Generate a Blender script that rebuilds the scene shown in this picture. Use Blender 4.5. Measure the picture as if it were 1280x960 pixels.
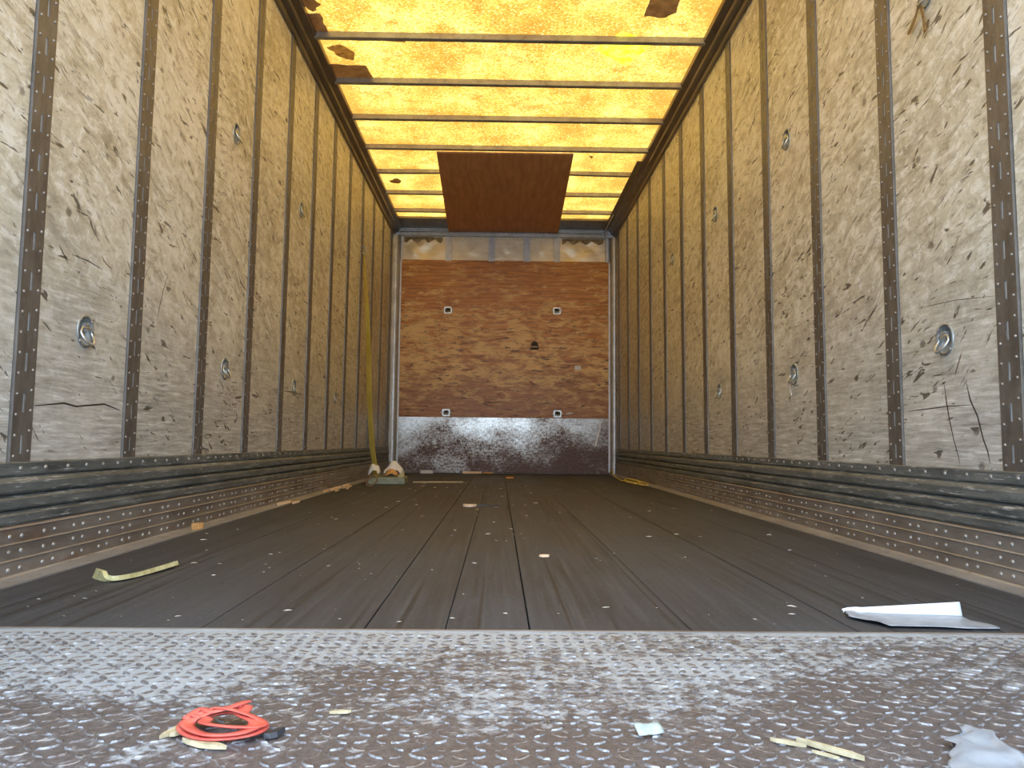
import bpy, math, random
from mathutils import Vector, Matrix

for _o in list(bpy.data.objects):
    bpy.data.objects.remove(_o, do_unlink=True)
scn = bpy.context.scene
COL = scn.collection
PI = math.pi

# ------------------------------------------------------------------ camera
F_PX, PITCH, YAW, ROLL = 1044.5, 0.0827, 0.0151, 0.0097
CAM = Vector((-0.0426, 0.0, 0.336))
cy, sy, cp, sp = math.cos(YAW), math.sin(YAW), math.cos(PITCH), math.sin(PITCH)
fw = Vector((sy * cp, cy * cp, sp))
ri = Vector((cy, -sy, 0))
up = ri.cross(fw)
Rv = ri * math.cos(ROLL) + up * math.sin(ROLL)
Uv = up * math.cos(ROLL) - ri * math.sin(ROLL)
cam_data = bpy.data.cameras.new('camera')
cam = bpy.data.objects.new('camera', cam_data)
COL.objects.link(cam)
cam_data.sensor_width = 36.0
cam_data.sensor_fit = 'HORIZONTAL'
cam_data.lens = F_PX / 1280 * 36.0
cam_data.shift_y = -13.9 / 1280
cam_data.clip_start = 0.02
cam_data.clip_end = 500
m = Matrix((Rv, Uv, -fw)).transposed().to_4x4()
m.translation = CAM
cam.matrix_world = m
scn.camera = cam

# ------------------------------------------------------------------ world, sun, exposure
world = bpy.data.worlds.new('sky')
scn.world = world
world.use_nodes = True
bg = world.node_tree.nodes['Background']
bg.inputs['Color'].default_value = (0.64, 0.80, 1.0, 1)
bg.inputs['Strength'].default_value = 3.6
sun_data = bpy.data.lights.new('sun', 'SUN')
sun_data.energy = 5.0
sun_data.color = (1.0, 0.95, 0.85)
sun_data.angle = math.radians(0.6)
sun = bpy.data.objects.new('sun', sun_data)
COL.objects.link(sun)
# high sun standing over the closed front end, so no direct sun enters the open rear
sun.rotation_euler = Vector((0.12, -0.55, -0.83)).to_track_quat('-Z', 'Y').to_euler()
sun.location = (0, 12, 14)
vs = scn.view_settings
vs.view_transform = 'Standard'
vs.look = 'None'
vs.exposure = 0.62
vs.gamma = 1.0
vs.use_curve_mapping = False
scn.cycles.use_denoising = True
scn.cycles.max_bounces = 10
scn.cycles.diffuse_bounces = 6
scn.cycles.caustics_reflective = False

# ------------------------------------------------------------------ node helpers
class NT:
    def __init__(s, name):
        s.m = bpy.data.materials.new(name)
        s.m.use_nodes = True
        s.t = s.m.node_tree
        s.t.nodes.clear()
        s.out = s.t.nodes.new('ShaderNodeOutputMaterial')
        s._pos = None

    def set(s, sock, val):
        if hasattr(val, 'is_linked'):
            s.t.links.new(val, sock)
        elif isinstance(val, (tuple, list)) and len(val) == 3 and sock.type == 'RGBA':
            sock.default_value = (*val, 1)
        else:
            sock.default_value = val

    @property
    def pos(s):
        if s._pos is None:
            s._pos = s.t.nodes.new('ShaderNodeNewGeometry').outputs['Position']
        return s._pos

    def mapping(s, scale=(1, 1, 1), rot=(0, 0, 0), loc=(0, 0, 0), vec=None):
        n = s.t.nodes.new('ShaderNodeMapping')
        s.set(n.inputs['Vector'], vec or s.pos)
        n.inputs['Scale'].default_value = scale
        n.inputs['Rotation'].default_value = rot
        n.inputs['Location'].default_value = loc
        return n.outputs[0]

    def noise(s, vec, scale, detail=4, rough=0.55, dist=0.0):
        n = s.t.nodes.new('ShaderNodeTexNoise')
        s.set(n.inputs['Vector'], vec)
        n.inputs['Scale'].default_value = scale
        n.inputs['Detail'].default_value = detail
        n.inputs['Roughness'].default_value = rough
        n.inputs['Distortion'].default_value = dist
        return n.outputs[0]

    def wave(s, vec, scale, dist=4, detail=3, dscale=1.0, axis='Z'):
        n = s.t.nodes.new('ShaderNodeTexWave')
        n.bands_direction = axis
        s.set(n.inputs['Vector'], vec)
        n.inputs['Scale'].default_value = scale
        n.inputs['Distortion'].default_value = dist
        n.inputs['Detail'].default_value = detail
        n.inputs['Detail Scale'].default_value = dscale
        return n.outputs['Fac']

    def voro(s, vec, scale, feature='F1', out='Distance'):
        n = s.t.nodes.new('ShaderNodeTexVoronoi')
        n.feature = feature
        s.set(n.inputs['Vector'], vec)
        n.inputs['Scale'].default_value = scale
        return n.outputs[out]

    def ramp(s, fac, stops):
        n = s.t.nodes.new('ShaderNodeValToRGB')
        s.set(n.inputs[0], fac)
        els = n.color_ramp.elements
        while len(els) < len(stops):
            els.new(0.5)
        for e, (p, c) in zip(els, stops):
            e.position = p
            e.color = (c, c, c, 1) if isinstance(c, (int, float)) else (*c, 1)
        return n.outputs[0]

    def mix(s, fac, a, b, mode='MIX'):
        n = s.t.nodes.new('ShaderNodeMix')
        n.data_type = 'RGBA'
        n.blend_type = mode
        s.set(n.inputs[0], fac)
        s.set(n.inputs[6], a)
        s.set(n.inputs[7], b)
        return n.outputs[2]

    def math(s, op, a, b=0.0, clamp=False):
        n = s.t.nodes.new('ShaderNodeMath')
        n.operation = op
        n.use_clamp = clamp
        s.set(n.inputs[0], a)
        s.set(n.inputs[1], b)
        return n.outputs[0]

    def sep(s, vec=None):
        n = s.t.nodes.new('ShaderNodeSeparateXYZ')
        s.set(n.inputs[0], vec or s.pos)
        return n.outputs

    def maprange(s, v, a, b, c=0.0, d=1.0):
        n = s.t.nodes.new('ShaderNodeMapRange')
        s.set(n.inputs[0], v)
        for i, q in enumerate((a, b, c, d)):
            n.inputs[i + 1].default_value = q
        return n.outputs[0]

    def bump(s, h, strength=0.3, dist=0.003):
        n = s.t.nodes.new('ShaderNodeBump')
        s.set(n.inputs['Height'], h)
        n.inputs['Strength'].default_value = strength
        n.inputs['Distance'].default_value = dist
        return n.outputs[0]

    def bsdf(s, color, rough=0.6, metal=0.0, normal=None, spec=0.5, **kw):
        n = s.t.nodes.new('ShaderNodeBsdfPrincipled')
        s.set(n.inputs['Base Color'], color)
        s.set(n.inputs['Roughness'], rough)
        s.set(n.inputs['Metallic'], metal)
        n.inputs['Specular IOR Level'].default_value = spec
        if normal is not None:
            s.set(n.inputs['Normal'], normal)
        for k, q in kw.items():
            s.set(n.inputs[k.replace('_', ' ')], q)
        s.t.links.new(n.outputs[0], s.out.inputs[0])
        return n


def random_tint(t):
    return t.t.nodes.new('ShaderNodeObjectInfo').outputs['Random']


MATS = {}


def M(name):
    if name not in MATS:
        MATS[name] = globals()['mat_' + name]().m
    return MATS[name]


def mat_liner():
    """painted plywood wall liner: dirty cream, streaked and gouged"""
    t = NT('worn_plywood_liner')
    x, y, z = t.sep()
    wob = t.noise(t.pos, 1.3, 3, 0.5)
    wv = t.t.nodes.new('ShaderNodeVectorMath')
    wv.operation = 'ADD'
    t.set(wv.inputs[0], t.pos)
    cmb = t.t.nodes.new('ShaderNodeCombineXYZ')
    t.set(cmb.inputs[2], t.math('MULTIPLY', wob, 0.35))
    t.set(wv.inputs[1], cmb.outputs[0])
    wp = wv.outputs[0]
    broad = t.noise(t.mapping((1, 0.9, 1.3)), 2.2, 6, 0.62)
    grain = t.noise(t.mapping((1, 2.2, 30)), 3.0, 6, 0.70)
    d1 = t.mapping((1, 1, 1), (math.radians(13), 0, 0), vec=wp)
    d2 = t.mapping((1, 1, 1), (math.radians(25), 0, 0), vec=wp)
    streak = t.noise(t.mapping((1, 5, 34), vec=d1), 1.0, 6, 0.68)
    streak2 = t.noise(t.mapping((1, 9, 60), vec=d2), 1.0, 5, 0.68)
    mottle = t.noise(t.mapping((1, 9, 14)), 1.6, 7, 0.74, 0.4)
    col = t.ramp(broad, [(0.30, (0.49, 0.445, 0.335)), (0.5, (0.65, 0.605, 0.485)), (0.68, (0.78, 0.745, 0.64))])
    col = t.mix(t.ramp(mottle, [(0.51, 0.0), (0.60, 0.8)]), col, (0.87, 0.85, 0.78))
    col = t.mix(t.ramp(mottle, [(0.36, 0.75), (0.46, 0.0)]), col, (0.31, 0.27, 0.195))
    up_mask = t.maprange(z, 0.5, 1.0, 0.25, 1.0)
    col = t.mix(t.math('MULTIPLY', t.ramp(streak, [(0.55, 0.0), (0.66, 0.65)]), up_mask), col, (0.31, 0.265, 0.19))
    col = t.mix(t.math('MULTIPLY', t.ramp(streak, [(0.36, 0.7), (0.45, 0.0)]), up_mask), col, (0.84, 0.82, 0.76))
    col = t.mix(t.math('MULTIPLY', t.ramp(streak2, [(0.585, 0.0), (0.65, 0.7)]), up_mask), col, (0.22, 0.185, 0.125))
    # grey grimy band with level grain in the lower part
    low = t.maprange(t.math('ADD', z, t.math('MULTIPLY', t.math('SUBTRACT', broad, 0.5), 0.9)), 0.95, 0.40)
    lowcol = t.ramp(grain, [(0.30, (0.15, 0.14, 0.13)), (0.42, (0.35, 0.335, 0.31)), (0.56, (0.52, 0.505, 0.48)), (0.68, (0.82, 0.82, 0.80))])
    col = t.mix(t.math('MULTIPLY', low, 0.8), col, lowcol)
    # dark gouges: short slanting and level dashes in clusters, and a few knots
    g1 = t.noise(t.mapping((1, 8, 36), vec=d1), 1.25, 3, 0.55, 0.3)
    g2 = t.noise(t.mapping((1, 13, 52), loc=(3, 7, 1), vec=d2), 0.8, 3, 0.55, 0.5)
    g3 = t.noise(t.mapping((1, 8, 55), loc=(3, 1, 6)), 0.9, 3, 0.55, 0.5)
    area = t.ramp(t.noise(t.pos, 1.9, 3, 0.55), [(0.42, 0.0), (0.52, 1.0)])
    gouge = t.math('MULTIPLY', t.ramp(g1, [(0.635, 0.0), (0.67, 1.0)]), area)
    gouge = t.math('MAXIMUM', gouge, t.ramp(g2, [(0.655, 0.0), (0.69, 1.0)]))
    gouge = t.math('MAXIMUM', gouge, t.ramp(g3, [(0.665, 0.0), (0.70, 1.0)]))
    blot = t.ramp(t.math('ADD', t.voro(t.mapping((1, 5.2, 7.0), loc=(0, 2, 5)), 1.0), t.math('MULTIPLY', mottle, 0.16)), [(0.13, 0.9), (0.18, 0.0)])
    gouge = t.math('MAXIMUM', gouge, t.math('MULTIPLY', blot, 0.8))
    col = t.mix(t.math('MULTIPLY', gouge, 0.88), col, (0.075, 0.06, 0.045))
    h = t.math('SUBTRACT', t.math('ADD', t.math('MULTIPLY', streak, 0.6), t.math('MULTIPLY', mottle, 0.6)), gouge)
    t.bsdf(col, t.ramp(mottle, [(0.3, 0.36), (0.7, 0.58)]), 0.0, t.bump(h, 0.4, 0.003), 0.5)
    return t


def metal_mat(name, lo, hi, wear, rough=0.45, metal=0.7, scale=14, wearamt=0.5, stretch=(1, 1, 1)):
    t = NT(name)
    a = t.noise(t.mapping(stretch), scale, 5, 0.62)
    b = t.noise(t.mapping(stretch, loc=(4, 2, 9)), scale * 4.5, 4, 0.65)
    col = t.ramp(a, [(0.33, lo), (0.66, hi)])
    col = t.mix(t.ramp(b, [(0.56, 0.0), (0.70, wearamt)]), col, wear)
    t.bsdf(col, t.ramp(b, [(0.3, max(0.05, rough - 0.1)), (0.7, rough + 0.12)]), metal, t.bump(b, 0.15, 0.001))
    return t


def mat_post():
    return metal_mat('logistic_post_steel', (0.135, 0.118, 0.103), (0.215, 0.195, 0.172), (0.36, 0.345, 0.325), 0.5, 0.5, 22, 0.45, (1, 1, 0.35))


def mat_slot():
    return metal_mat('slot_zinc_sky_sheen', (0.42, 0.46, 0.50), (0.62, 0.66, 0.70), (0.2, 0.2, 0.2), 0.45, 0.4, 30)  # sky light caught in the slots put into this pale blue-grey


def mat_rivet():
    return metal_mat('rivet_metal', (0.26, 0.24, 0.22), (0.42, 0.40, 0.37), (0.5, 0.5, 0.48), 0.45, 0.5, 60)


def mat_scuff():
    t = NT('ribbed_scuff_liner')
    a = t.noise(t.mapping((1, 1.2, 9)), 3.5, 6, 0.65)
    b = t.noise(t.mapping((1, 4, 60)), 3.0, 4, 0.7)
    col = t.ramp(a, [(0.3, (0.07, 0.08, 0.08)), (0.55, (0.165, 0.178, 0.175)), (0.75, (0.27, 0.275, 0.265))])
    col = t.mix(t.ramp(b, [(0.58, 0.0), (0.68, 0.8)]), col, (0.62, 0.64, 0.64))
    col = t.mix(t.ramp(b, [(0.28, 0.8), (0.38, 0.0)]), col, (0.02, 0.02, 0.02))
    t.bsdf(col, 0.5, 0.25, t.bump(b, 0.25, 0.002))
    return t


def mat_base_rail():
    t = NT('brown_base_rail')
    a = t.noise(t.mapping((1, 1.0, 5)), 4.0, 6, 0.65)
    b = t.noise(t.mapping((1, 10, 14)), 4.0, 5, 0.7)
    col = t.ramp(a, [(0.3, (0.20, 0.165, 0.14)), (0.52, (0.31, 0.275, 0.245)), (0.74, (0.43, 0.39, 0.355))])
    col = t.mix(t.ramp(b, [(0.60, 0.0), (0.74, 0.6)]), col, (0.50, 0.47, 0.43))
    col = t.mix(t.ramp(t.noise(t.mapping((1, 1.5, 6), loc=(0, 8, 0)), 3, 4), [(0.58, 0.0), (0.7, 0.6)]), col, (0.24, 0.13, 0.07))
    t.bsdf(col, 0.45, 0.45, t.bump(b, 0.2, 0.001))
    return t


def mat_ridge():
    return metal_mat('polished_ridge', (0.34, 0.31, 0.28), (0.50, 0.47, 0.44), (0.3, 0.22, 0.17), 0.45, 0.4, 8)


def mat_flange():
    return metal_mat('floor_flange_steel', (0.36, 0.355, 0.35), (0.54, 0.535, 0.53), (0.25, 0.15, 0.09), 0.42, 0.6, 6, 0.5, (1, 0.5, 1))


def mat_skin():
    return metal_mat('aluminium_skin', (0.40, 0.40, 0.40), (0.55, 0.55, 0.55), (0.6, 0.6, 0.6), 0.5, 0.5, 3)


def mat_top_rail():
    return metal_mat('top_rail_metal', (0.17, 0.145, 0.115), (0.27, 0.235, 0.19), (0.36, 0.33, 0.29), 0.42, 0.7, 7, 0.4, (1, 0.3, 1))


def mat_bow():
    return metal_mat('roof_bow_steel', (0.30, 0.285, 0.26), (0.44, 0.43, 0.41), (0.22, 0.17, 0.12), 0.45, 0.6, 9)


def mat_alu():
    return metal_mat('aluminium_frame', (0.42, 0.42, 0.41), (0.60, 0.60, 0.59), (0.32, 0.30, 0.27), 0.42, 0.6, 9)


def mat_bright_alu():
    return metal_mat('bright_corner_strip', (0.66, 0.68, 0.70), (0.82, 0.84, 0.86), (0.4, 0.36, 0.30), 0.45, 0.35, 9)


def mat_foil():
    t = NT('aluminium_panel_warm_reflection')
    a = t.noise(t.mapping((2, 1, 8)), 3.0, 4, 0.6)
    col = t.ramp(a, [(0.35, (0.76, 0.63, 0.42)), (0.65, (0.90, 0.79, 0.58))])  # tan is the roof and wood reflection put into the aluminium's colour
    t.bsdf(col, 0.38, 0.35, t.bump(a, 0.25, 0.01))
    return t


def mat_fibreglass(name='translucent_fibreglass_roof', tint=None):
    t = NT(name)
    fib = t.noise(t.mapping((1, 1, 1)), 62, 5, 0.75, 0.6)
    blot = t.noise(t.mapping((1.2, 0.8, 1)), 2.6, 6, 0.62)
    stain = t.noise(t.mapping((1, 1, 1), loc=(5, 3, 0)), 6.5, 5, 0.7)
    x, y, z = t.sep()
    col = t.ramp(blot, [(0.36, (0.41, 0.178, 0.018)), (0.5, (0.58, 0.305, 0.045)), (0.64, (0.73, 0.45, 0.10))])
    col = t.mix(t.ramp(stain, [(0.52, 0.0), (0.66, 0.8)]), col, (0.40, 0.155, 0.015))
    col = t.mix(t.ramp(fib, [(0.38, 0.8), (0.52, 0.0)]), col, (0.28, 0.12, 0.014))
    col = t.mix(t.ramp(fib, [(0.54, 0.0), (0.66, 0.6)]), col, (0.92, 0.70, 0.30))
    edge = t.math('SUBTRACT', t.math('ABSOLUTE', x), t.math('MULTIPLY', t.math('SUBTRACT', blot, 0.5), 0.35))
    col = t.mix(t.maprange(edge, 0.98, 1.14, 0.0, 0.55), col, (0.42, 0.17, 0.026))
    if tint:
        col = t.ramp(t.noise(t.mapping((6, 6, 1)), 3, 3), [(0.35, tint), (0.7, (0.72, 0.58, 0.06))])
    tr = t.t.nodes.new('ShaderNodeBsdfTranslucent')
    t.set(tr.inputs[0], col)
    df = t.t.nodes.new('ShaderNodeBsdfDiffuse')
    t.set(df.inputs[0], t.mix(1.0, col, (0.85, 0.85, 0.80), 'MULTIPLY'))
    gl = t.t.nodes.new('ShaderNodeBsdfGlossy')
    gl.inputs['Roughness'].default_value = 0.35
    mx = t.t.nodes.new('ShaderNodeMixShader')
    mx.inputs[0].default_value = ROOF_TRANS if not tint else ROOF_TRANS * 1.25
    t.t.links.new(df.outputs[0], mx.inputs[1])
    t.t.links.new(tr.outputs[0], mx.inputs[2])
    m2 = t.t.nodes.new('ShaderNodeMixShader')
    m2.inputs[0].default_value = 0.03
    t.t.links.new(mx.outputs[0], m2.inputs[1])
    t.t.links.new(gl.outputs[0], m2.inputs[2])
    t.t.links.new(m2.outputs[0], t.out.inputs[0])
    return t


ROOF_TRANS = 0.52


def mat_lime():
    return mat_fibreglass('lime_yellow_roof_patch', (0.56, 0.40, 0.008))


def thin_patch(name, lo, hi, trans, scale):
    t = NT(name)
    a = t.noise(t.pos, scale, 5, 0.65)
    col = t.ramp(a, [(0.35, lo), (0.65, hi)])
    b = t.bsdf(col, 0.7)
    tr = t.t.nodes.new('ShaderNodeBsdfTranslucent')
    t.set(tr.inputs[0], col)
    mx = t.t.nodes.new('ShaderNodeMixShader')
    mx.inputs[0].default_value = trans
    t.t.links.new(b.outputs[0], mx.inputs[1])
    t.t.links.new(tr.outputs[0], mx.inputs[2])
    t.t.links.new(mx.outputs[0], t.out.inputs[0])
    return t


def mat_patch():
    return thin_patch('brown_roof_patch', (0.42, 0.32, 0.20), (0.66, 0.54, 0.38), 0.45, 18)


def mat_patch_pale():
    return thin_patch('torn_pale_roof_patch', (0.50, 0.38, 0.20), (0.85, 0.74, 0.48), 0.55, 26)


def mat_rust_ply():
    t = NT('red_brown_roof_plywood')
    a = t.noise(t.mapping((6, 1.2, 1)), 3.2, 5, 0.6)
    r = t.wave(t.mapping((3, 0.8, 1)), 1.6, 9, 3, 1.2, 'X')
    col = t.ramp(a, [(0.32, (0.60, 0.30, 0.155)), (0.68, (0.78, 0.41, 0.215))])
    col = t.mix(t.ramp(r, [(0.2, 0.25), (0.6, 0.0)]), col, (0.48, 0.22, 0.11))
    t.bsdf(col, 0.62, 0.0, t.bump(a, 0.1, 0.002))
    return t


def mat_bulk_ply():
    """varnished orange plywood on the front bulkhead, worn pale in ragged patches"""
    t = NT('orange_bulkhead_plywood')
    x, y, z = t.sep()
    g = t.noise(t.mapping((1.6, 1, 15)), 2.8, 7, 0.72, 1.0)
    gf = t.noise(t.mapping((3, 1, 42), loc=(3, 0, 0)), 2.6, 5, 0.7, 0.6)
    ring = t.wave(t.mapping((0.55, 1, 2.6)), 2.6, 12, 3, 1.1, 'Z')
    worn = t.noise(t.mapping((2.2, 1, 6.5), loc=(2, 0, 1)), 2.6, 9, 0.74, 0.4)
    col = t.ramp(g, [(0.30, (0.28, 0.085, 0.014)), (0.47, (0.58, 0.225, 0.036)), (0.64, (0.74, 0.35, 0.070))])
    col = t.mix(t.ramp(ring, [(0.12, 0.45), (0.45, 0.0)]), col, (0.27, 0.09, 0.02))
    mid = t.math('MULTIPLY', t.maprange(z, 2.15, 1.45), t.maprange(z, 0.60, 1.0))
    k = t.math('ADD', t.math('ADD', worn, t.math('MULTIPLY', mid, 0.11)), t.math('MULTIPLY', t.math('SUBTRACT', gf, 0.5), 0.35))
    col = t.mix(t.ramp(k, [(0.54, 0.0), (0.66, 0.9)]), col, (0.88, 0.58, 0.20))
    low = t.maprange(t.math('ADD', z, t.math('MULTIPLY', t.math('SUBTRACT', worn, 0.5), 1.8)), 1.25, 0.70)
    col = t.mix(t.math('MULTIPLY', low, 0.5), col, (0.27, 0.125, 0.06))
    dk = t.noise(t.mapping((6, 1, 30), loc=(1, 4, 3)), 1.5, 4, 0.65, 0.6)
    dark = t.math('MULTIPLY', t.ramp(dk, [(0.585, 0.0), (0.64, 0.9)]), t.maprange(z, 2.0, 1.5, 0.2, 1.0))
    col = t.mix(dark, col, (0.10, 0.042, 0.016))
    t.bsdf(col, 0.42, 0.0, t.bump(t.math('SUBTRACT', g, dark), 0.3, 0.003))
    return t


def mat_bulk_plate():
    """steel kick plate: brown grime over bright rubbed metal"""
    t = NT('worn_steel_kick_plate')
    x, y, z = t.sep()
    big = t.noise(t.mapping((1.3, 1, 2.0), loc=(0.2, 0, 2.3)), 1.6, 4, 0.55)
    fine = t.noise(t.mapping((6, 1, 13)), 4, 8, 0.82)
    spk = t.noise(t.mapping((14, 1, 5), loc=(4, 0, 0)), 7, 4, 0.8)
    k = t.math('ADD', t.math('MULTIPLY', big, 0.62), t.math('ADD', t.math('MULTIPLY', fine, 0.62), t.math('MULTIPLY', spk, 0.42)))
    k = t.math('ADD', k, t.maprange(z, 0.05, 0.55, -0.12, 0.07))
    rub = t.ramp(k, [(0.74, 0.0), (0.83, 0.5), (0.97, 1.0)])
    brown = t.ramp(fine, [(0.35, (0.07, 0.038, 0.028)), (0.65, (0.19, 0.105, 0.075))])
    col = t.mix(rub, brown, (0.70, 0.70, 0.66))
    t.bsdf(col, t.maprange(rub, 0, 1, 0.5, 0.30), t.maprange(rub, 0, 1, 0.1, 0.75), t.bump(fine, 0.3, 0.002))
    return t


def mat_plank():
    t = NT('dark_floor_plank')
    rnd = random_tint(t)
    v = t.mapping((30, 0.7, 1))
    a = t.noise(v, 2.0, 5, 0.65)
    b = t.noise(t.mapping((2, 0.6, 1)), 1.8, 5, 0.6)
    c = t.noise(t.pos, 90, 3, 0.7)
    col = t.ramp(a, [(0.3, (0.022, 0.024, 0.029)), (0.5, (0.043, 0.047, 0.056)), (0.72, (0.080, 0.086, 0.10))])
    col = t.mix(t.ramp(b, [(0.40, 0.0), (0.62, 0.6)]), col, (0.075, 0.080, 0.092))
    col = t.mix(t.math('MULTIPLY', rnd, 0.35), col, (0.034, 0.032, 0.033))
    joint = t.noise(t.mapping((26, 0.25, 1), loc=(1.3, 0, 0)), 1.4, 2, 0.5)
    col = t.mix(t.ramp(joint, [(0.60, 0.0), (0.66, 0.7)]), col, (0.020, 0.018, 0.018))
    col = t.mix(t.ramp(c, [(0.58, 0.0), (0.72, 0.4)]), col, (0.20, 0.20, 0.20))
    dent = t.noise(t.mapping((9, 2.2, 1), loc=(4, 4, 0)), 1.6, 3, 0.6, 1)
    col = t.mix(t.ramp(dent, [(0.67, 0.0), (0.72, 0.8)]), col, (0.018, 0.015, 0.014))
    t.bsdf(col, t.ramp(b, [(0.3, 0.50), (0.7, 0.66)]), 0.0, t.bump(a, 0.25, 0.002), 0.4)
    return t


def mat_black():
    t = NT('black_gap')
    a = t.noise(t.pos, 30)
    t.bsdf(t.ramp(a, [(0.3, (0.008, 0.007, 0.006)), (0.7, (0.022, 0.018, 0.015))]), 0.85)
    return t


def _plate(t, mode):
    x, y, z = t.sep()
    big = t.noise(t.mapping((1.0, 1.5, 1), loc=(7.3, 1.2, 0)), 2.6, 4, 0.6)
    med = t.noise(t.mapping((1, 1, 1), loc=(2, 8, 0)), 34, 7, 0.8)
    fine = t.noise(t.pos, 150, 5, 0.75)
    k = t.math('ADD', t.math('MULTIPLY', big, 0.62), t.math('MULTIPLY', med, 0.93))
    k = t.math('ADD', k, t.maprange(y, 0.85, 1.5, -0.19, 0.09))
    k = t.math('ADD', k, t.maprange(x, 0.5, -0.7, -0.02, 0.05))
    pale = t.ramp(k, [(0.71, 0.0), (0.83, 0.9)])
    brown = t.ramp(fine, [(0.3, (0.075, 0.062, 0.060)), (0.7, (0.20, 0.175, 0.17))])
    brown = t.mix(t.ramp(med, [(0.54, 0.0), (0.66, 0.6)]), brown, (0.19, 0.115, 0.085))
    if mode == 'lug':
        return t.mix(t.math('MULTIPLY', pale, 0.22), brown, (0.55, 0.60, 0.66)), fine
    if mode == 'side':
        return t.mix(t.ramp(med, [(0.44, 0.0), (0.60, 0.75)]), brown, (0.48, 0.51, 0.55)), fine
    return t.mix(t.math('MULTIPLY', pale, t.ramp(fine, [(0.3, 0.5), (0.55, 0.95)])), brown, (0.56, 0.63, 0.70)), fine


def mat_tread():
    t = NT('tread_plate_base')
    c, f = _plate(t, 'base')
    t.bsdf(c, 0.44, 0.3, t.bump(f, 0.5, 0.002))
    return t


def mat_lug():
    t = NT('tread_plate_lug')
    c, f = _plate(t, 'lug')
    t.bsdf(c, 0.38, 0.4, t.bump(f, 0.3, 0.0008))
    return t


def mat_lug_side():
    t = NT('tread_plate_lug_flank')
    c, f = _plate(t, 'side')
    t.bsdf(c, 0.36, 0.4, t.bump(f, 0.3, 0.0008))
    return t


def simple(name, c1, c2, scale=20, rough=0.6, metal=0.0, bump=0.15, **kw):
    t = NT(name)
    a = t.noise(t.pos, scale, 5, 0.6)
    t.bsdf(t.ramp(a, [(0.33, c1), (0.67, c2)]), rough, metal, t.bump(a, bump, 0.002), **kw)
    return t


def mat_pan():
    return simple('galvanised_pan', (0.30, 0.33, 0.34), (0.50, 0.53, 0.54), 60, 0.4, 0.6)


def mat_ring():
    return simple('ring_steel', (0.45, 0.47, 0.47), (0.68, 0.70, 0.70), 80, 0.3, 0.8)


def mat_fitting():
    return simple('zinc_fitting', (0.55, 0.55, 0.52), (0.80, 0.80, 0.76), 60, 0.35, 0.5)


def mat_ground():
    return simple('concrete_yard', (0.30, 0.29, 0.28), (0.42, 0.41, 0.40), 2, 0.85)


def mat_white_paper():
    return simple('white_paper', (0.70, 0.71, 0.74), (0.82, 0.83, 0.86), 40, 0.6)


def mat_film():
    return simple('grey_film_and_shaded_paper', (0.25, 0.275, 0.315), (0.36, 0.39, 0.43), 30, 0.35)


def mat_red():
    return simple('red_plastic_strap', (0.52, 0.075, 0.055), (0.70, 0.15, 0.105), 40, 0.35)


def mat_pale_wood():
    return simple('pale_wood', (0.38, 0.31, 0.18), (0.56, 0.48, 0.31), 60, 0.7)


def mat_splinter():
    return simple('splinter_wood', (0.42, 0.36, 0.28), (0.80, 0.74, 0.64), 7, 0.7)


def mat_cream_wood():
    return simple('cream_cut_wood', (0.80, 0.58, 0.38), (0.92, 0.72, 0.52), 40, 0.7)


def mat_orange_wood():
    return simple('orange_wood', (0.50, 0.25, 0.08), (0.68, 0.38, 0.14), 40, 0.7)


def mat_khaki():
    return simple('khaki_slat', (0.44, 0.38, 0.16), (0.66, 0.60, 0.32), 50, 0.55)


def mat_yellow_web():
    t = NT('yellow_webbing')
    a = t.wave(t.mapping((1, 1, 1)), 60, 0.5, 1, 1, 'Z')
    b = t.noise(t.pos, 6, 4)
    col = t.mix(t.math('MULTIPLY', a, 0.25), t.ramp(b, [(0.3, (0.55, 0.42, 0.07)), (0.7, (0.74, 0.60, 0.14))]), (0.40, 0.30, 0.05))
    t.bsdf(col, 0.6)
    return t


def mat_rope():
    return simple('yellow_rope', (0.62, 0.48, 0.08), (0.85, 0.72, 0.24), 90, 0.6)


def mat_green_board():
    return simple('grey_green_board', (0.24, 0.27, 0.19), (0.38, 0.41, 0.31), 25, 0.6)


def mat_dark_tape():
    return simple('brown_tape', (0.16, 0.10, 0.06), (0.26, 0.17, 0.10), 40, 0.5)


def mat_black_plastic():
    return simple('black_plastic', (0.02, 0.02, 0.025), (0.05, 0.05, 0.055), 40, 0.4)


def mat_sticker():
    return simple('white_sticker', (0.75, 0.74, 0.72), (0.86, 0.85, 0.83), 40, 0.5)


def mat_crack():
    return simple('dark_crack', (0.025, 0.02, 0.016), (0.07, 0.055, 0.04), 60, 0.85)


def mat_leather():
    return simple('brown_strap_end', (0.16, 0.09, 0.03), (0.30, 0.19, 0.08), 60, 0.6)


def mat_pale_strap():
    return simple('pale_strap_end', (0.60, 0.57, 0.50), (0.76, 0.73, 0.66), 60, 0.6)


def mat_plastic_chip():
    return simple('pale_plastic_chip', (0.32, 0.38, 0.35), (0.48, 0.54, 0.51), 60, 0.45)


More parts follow.
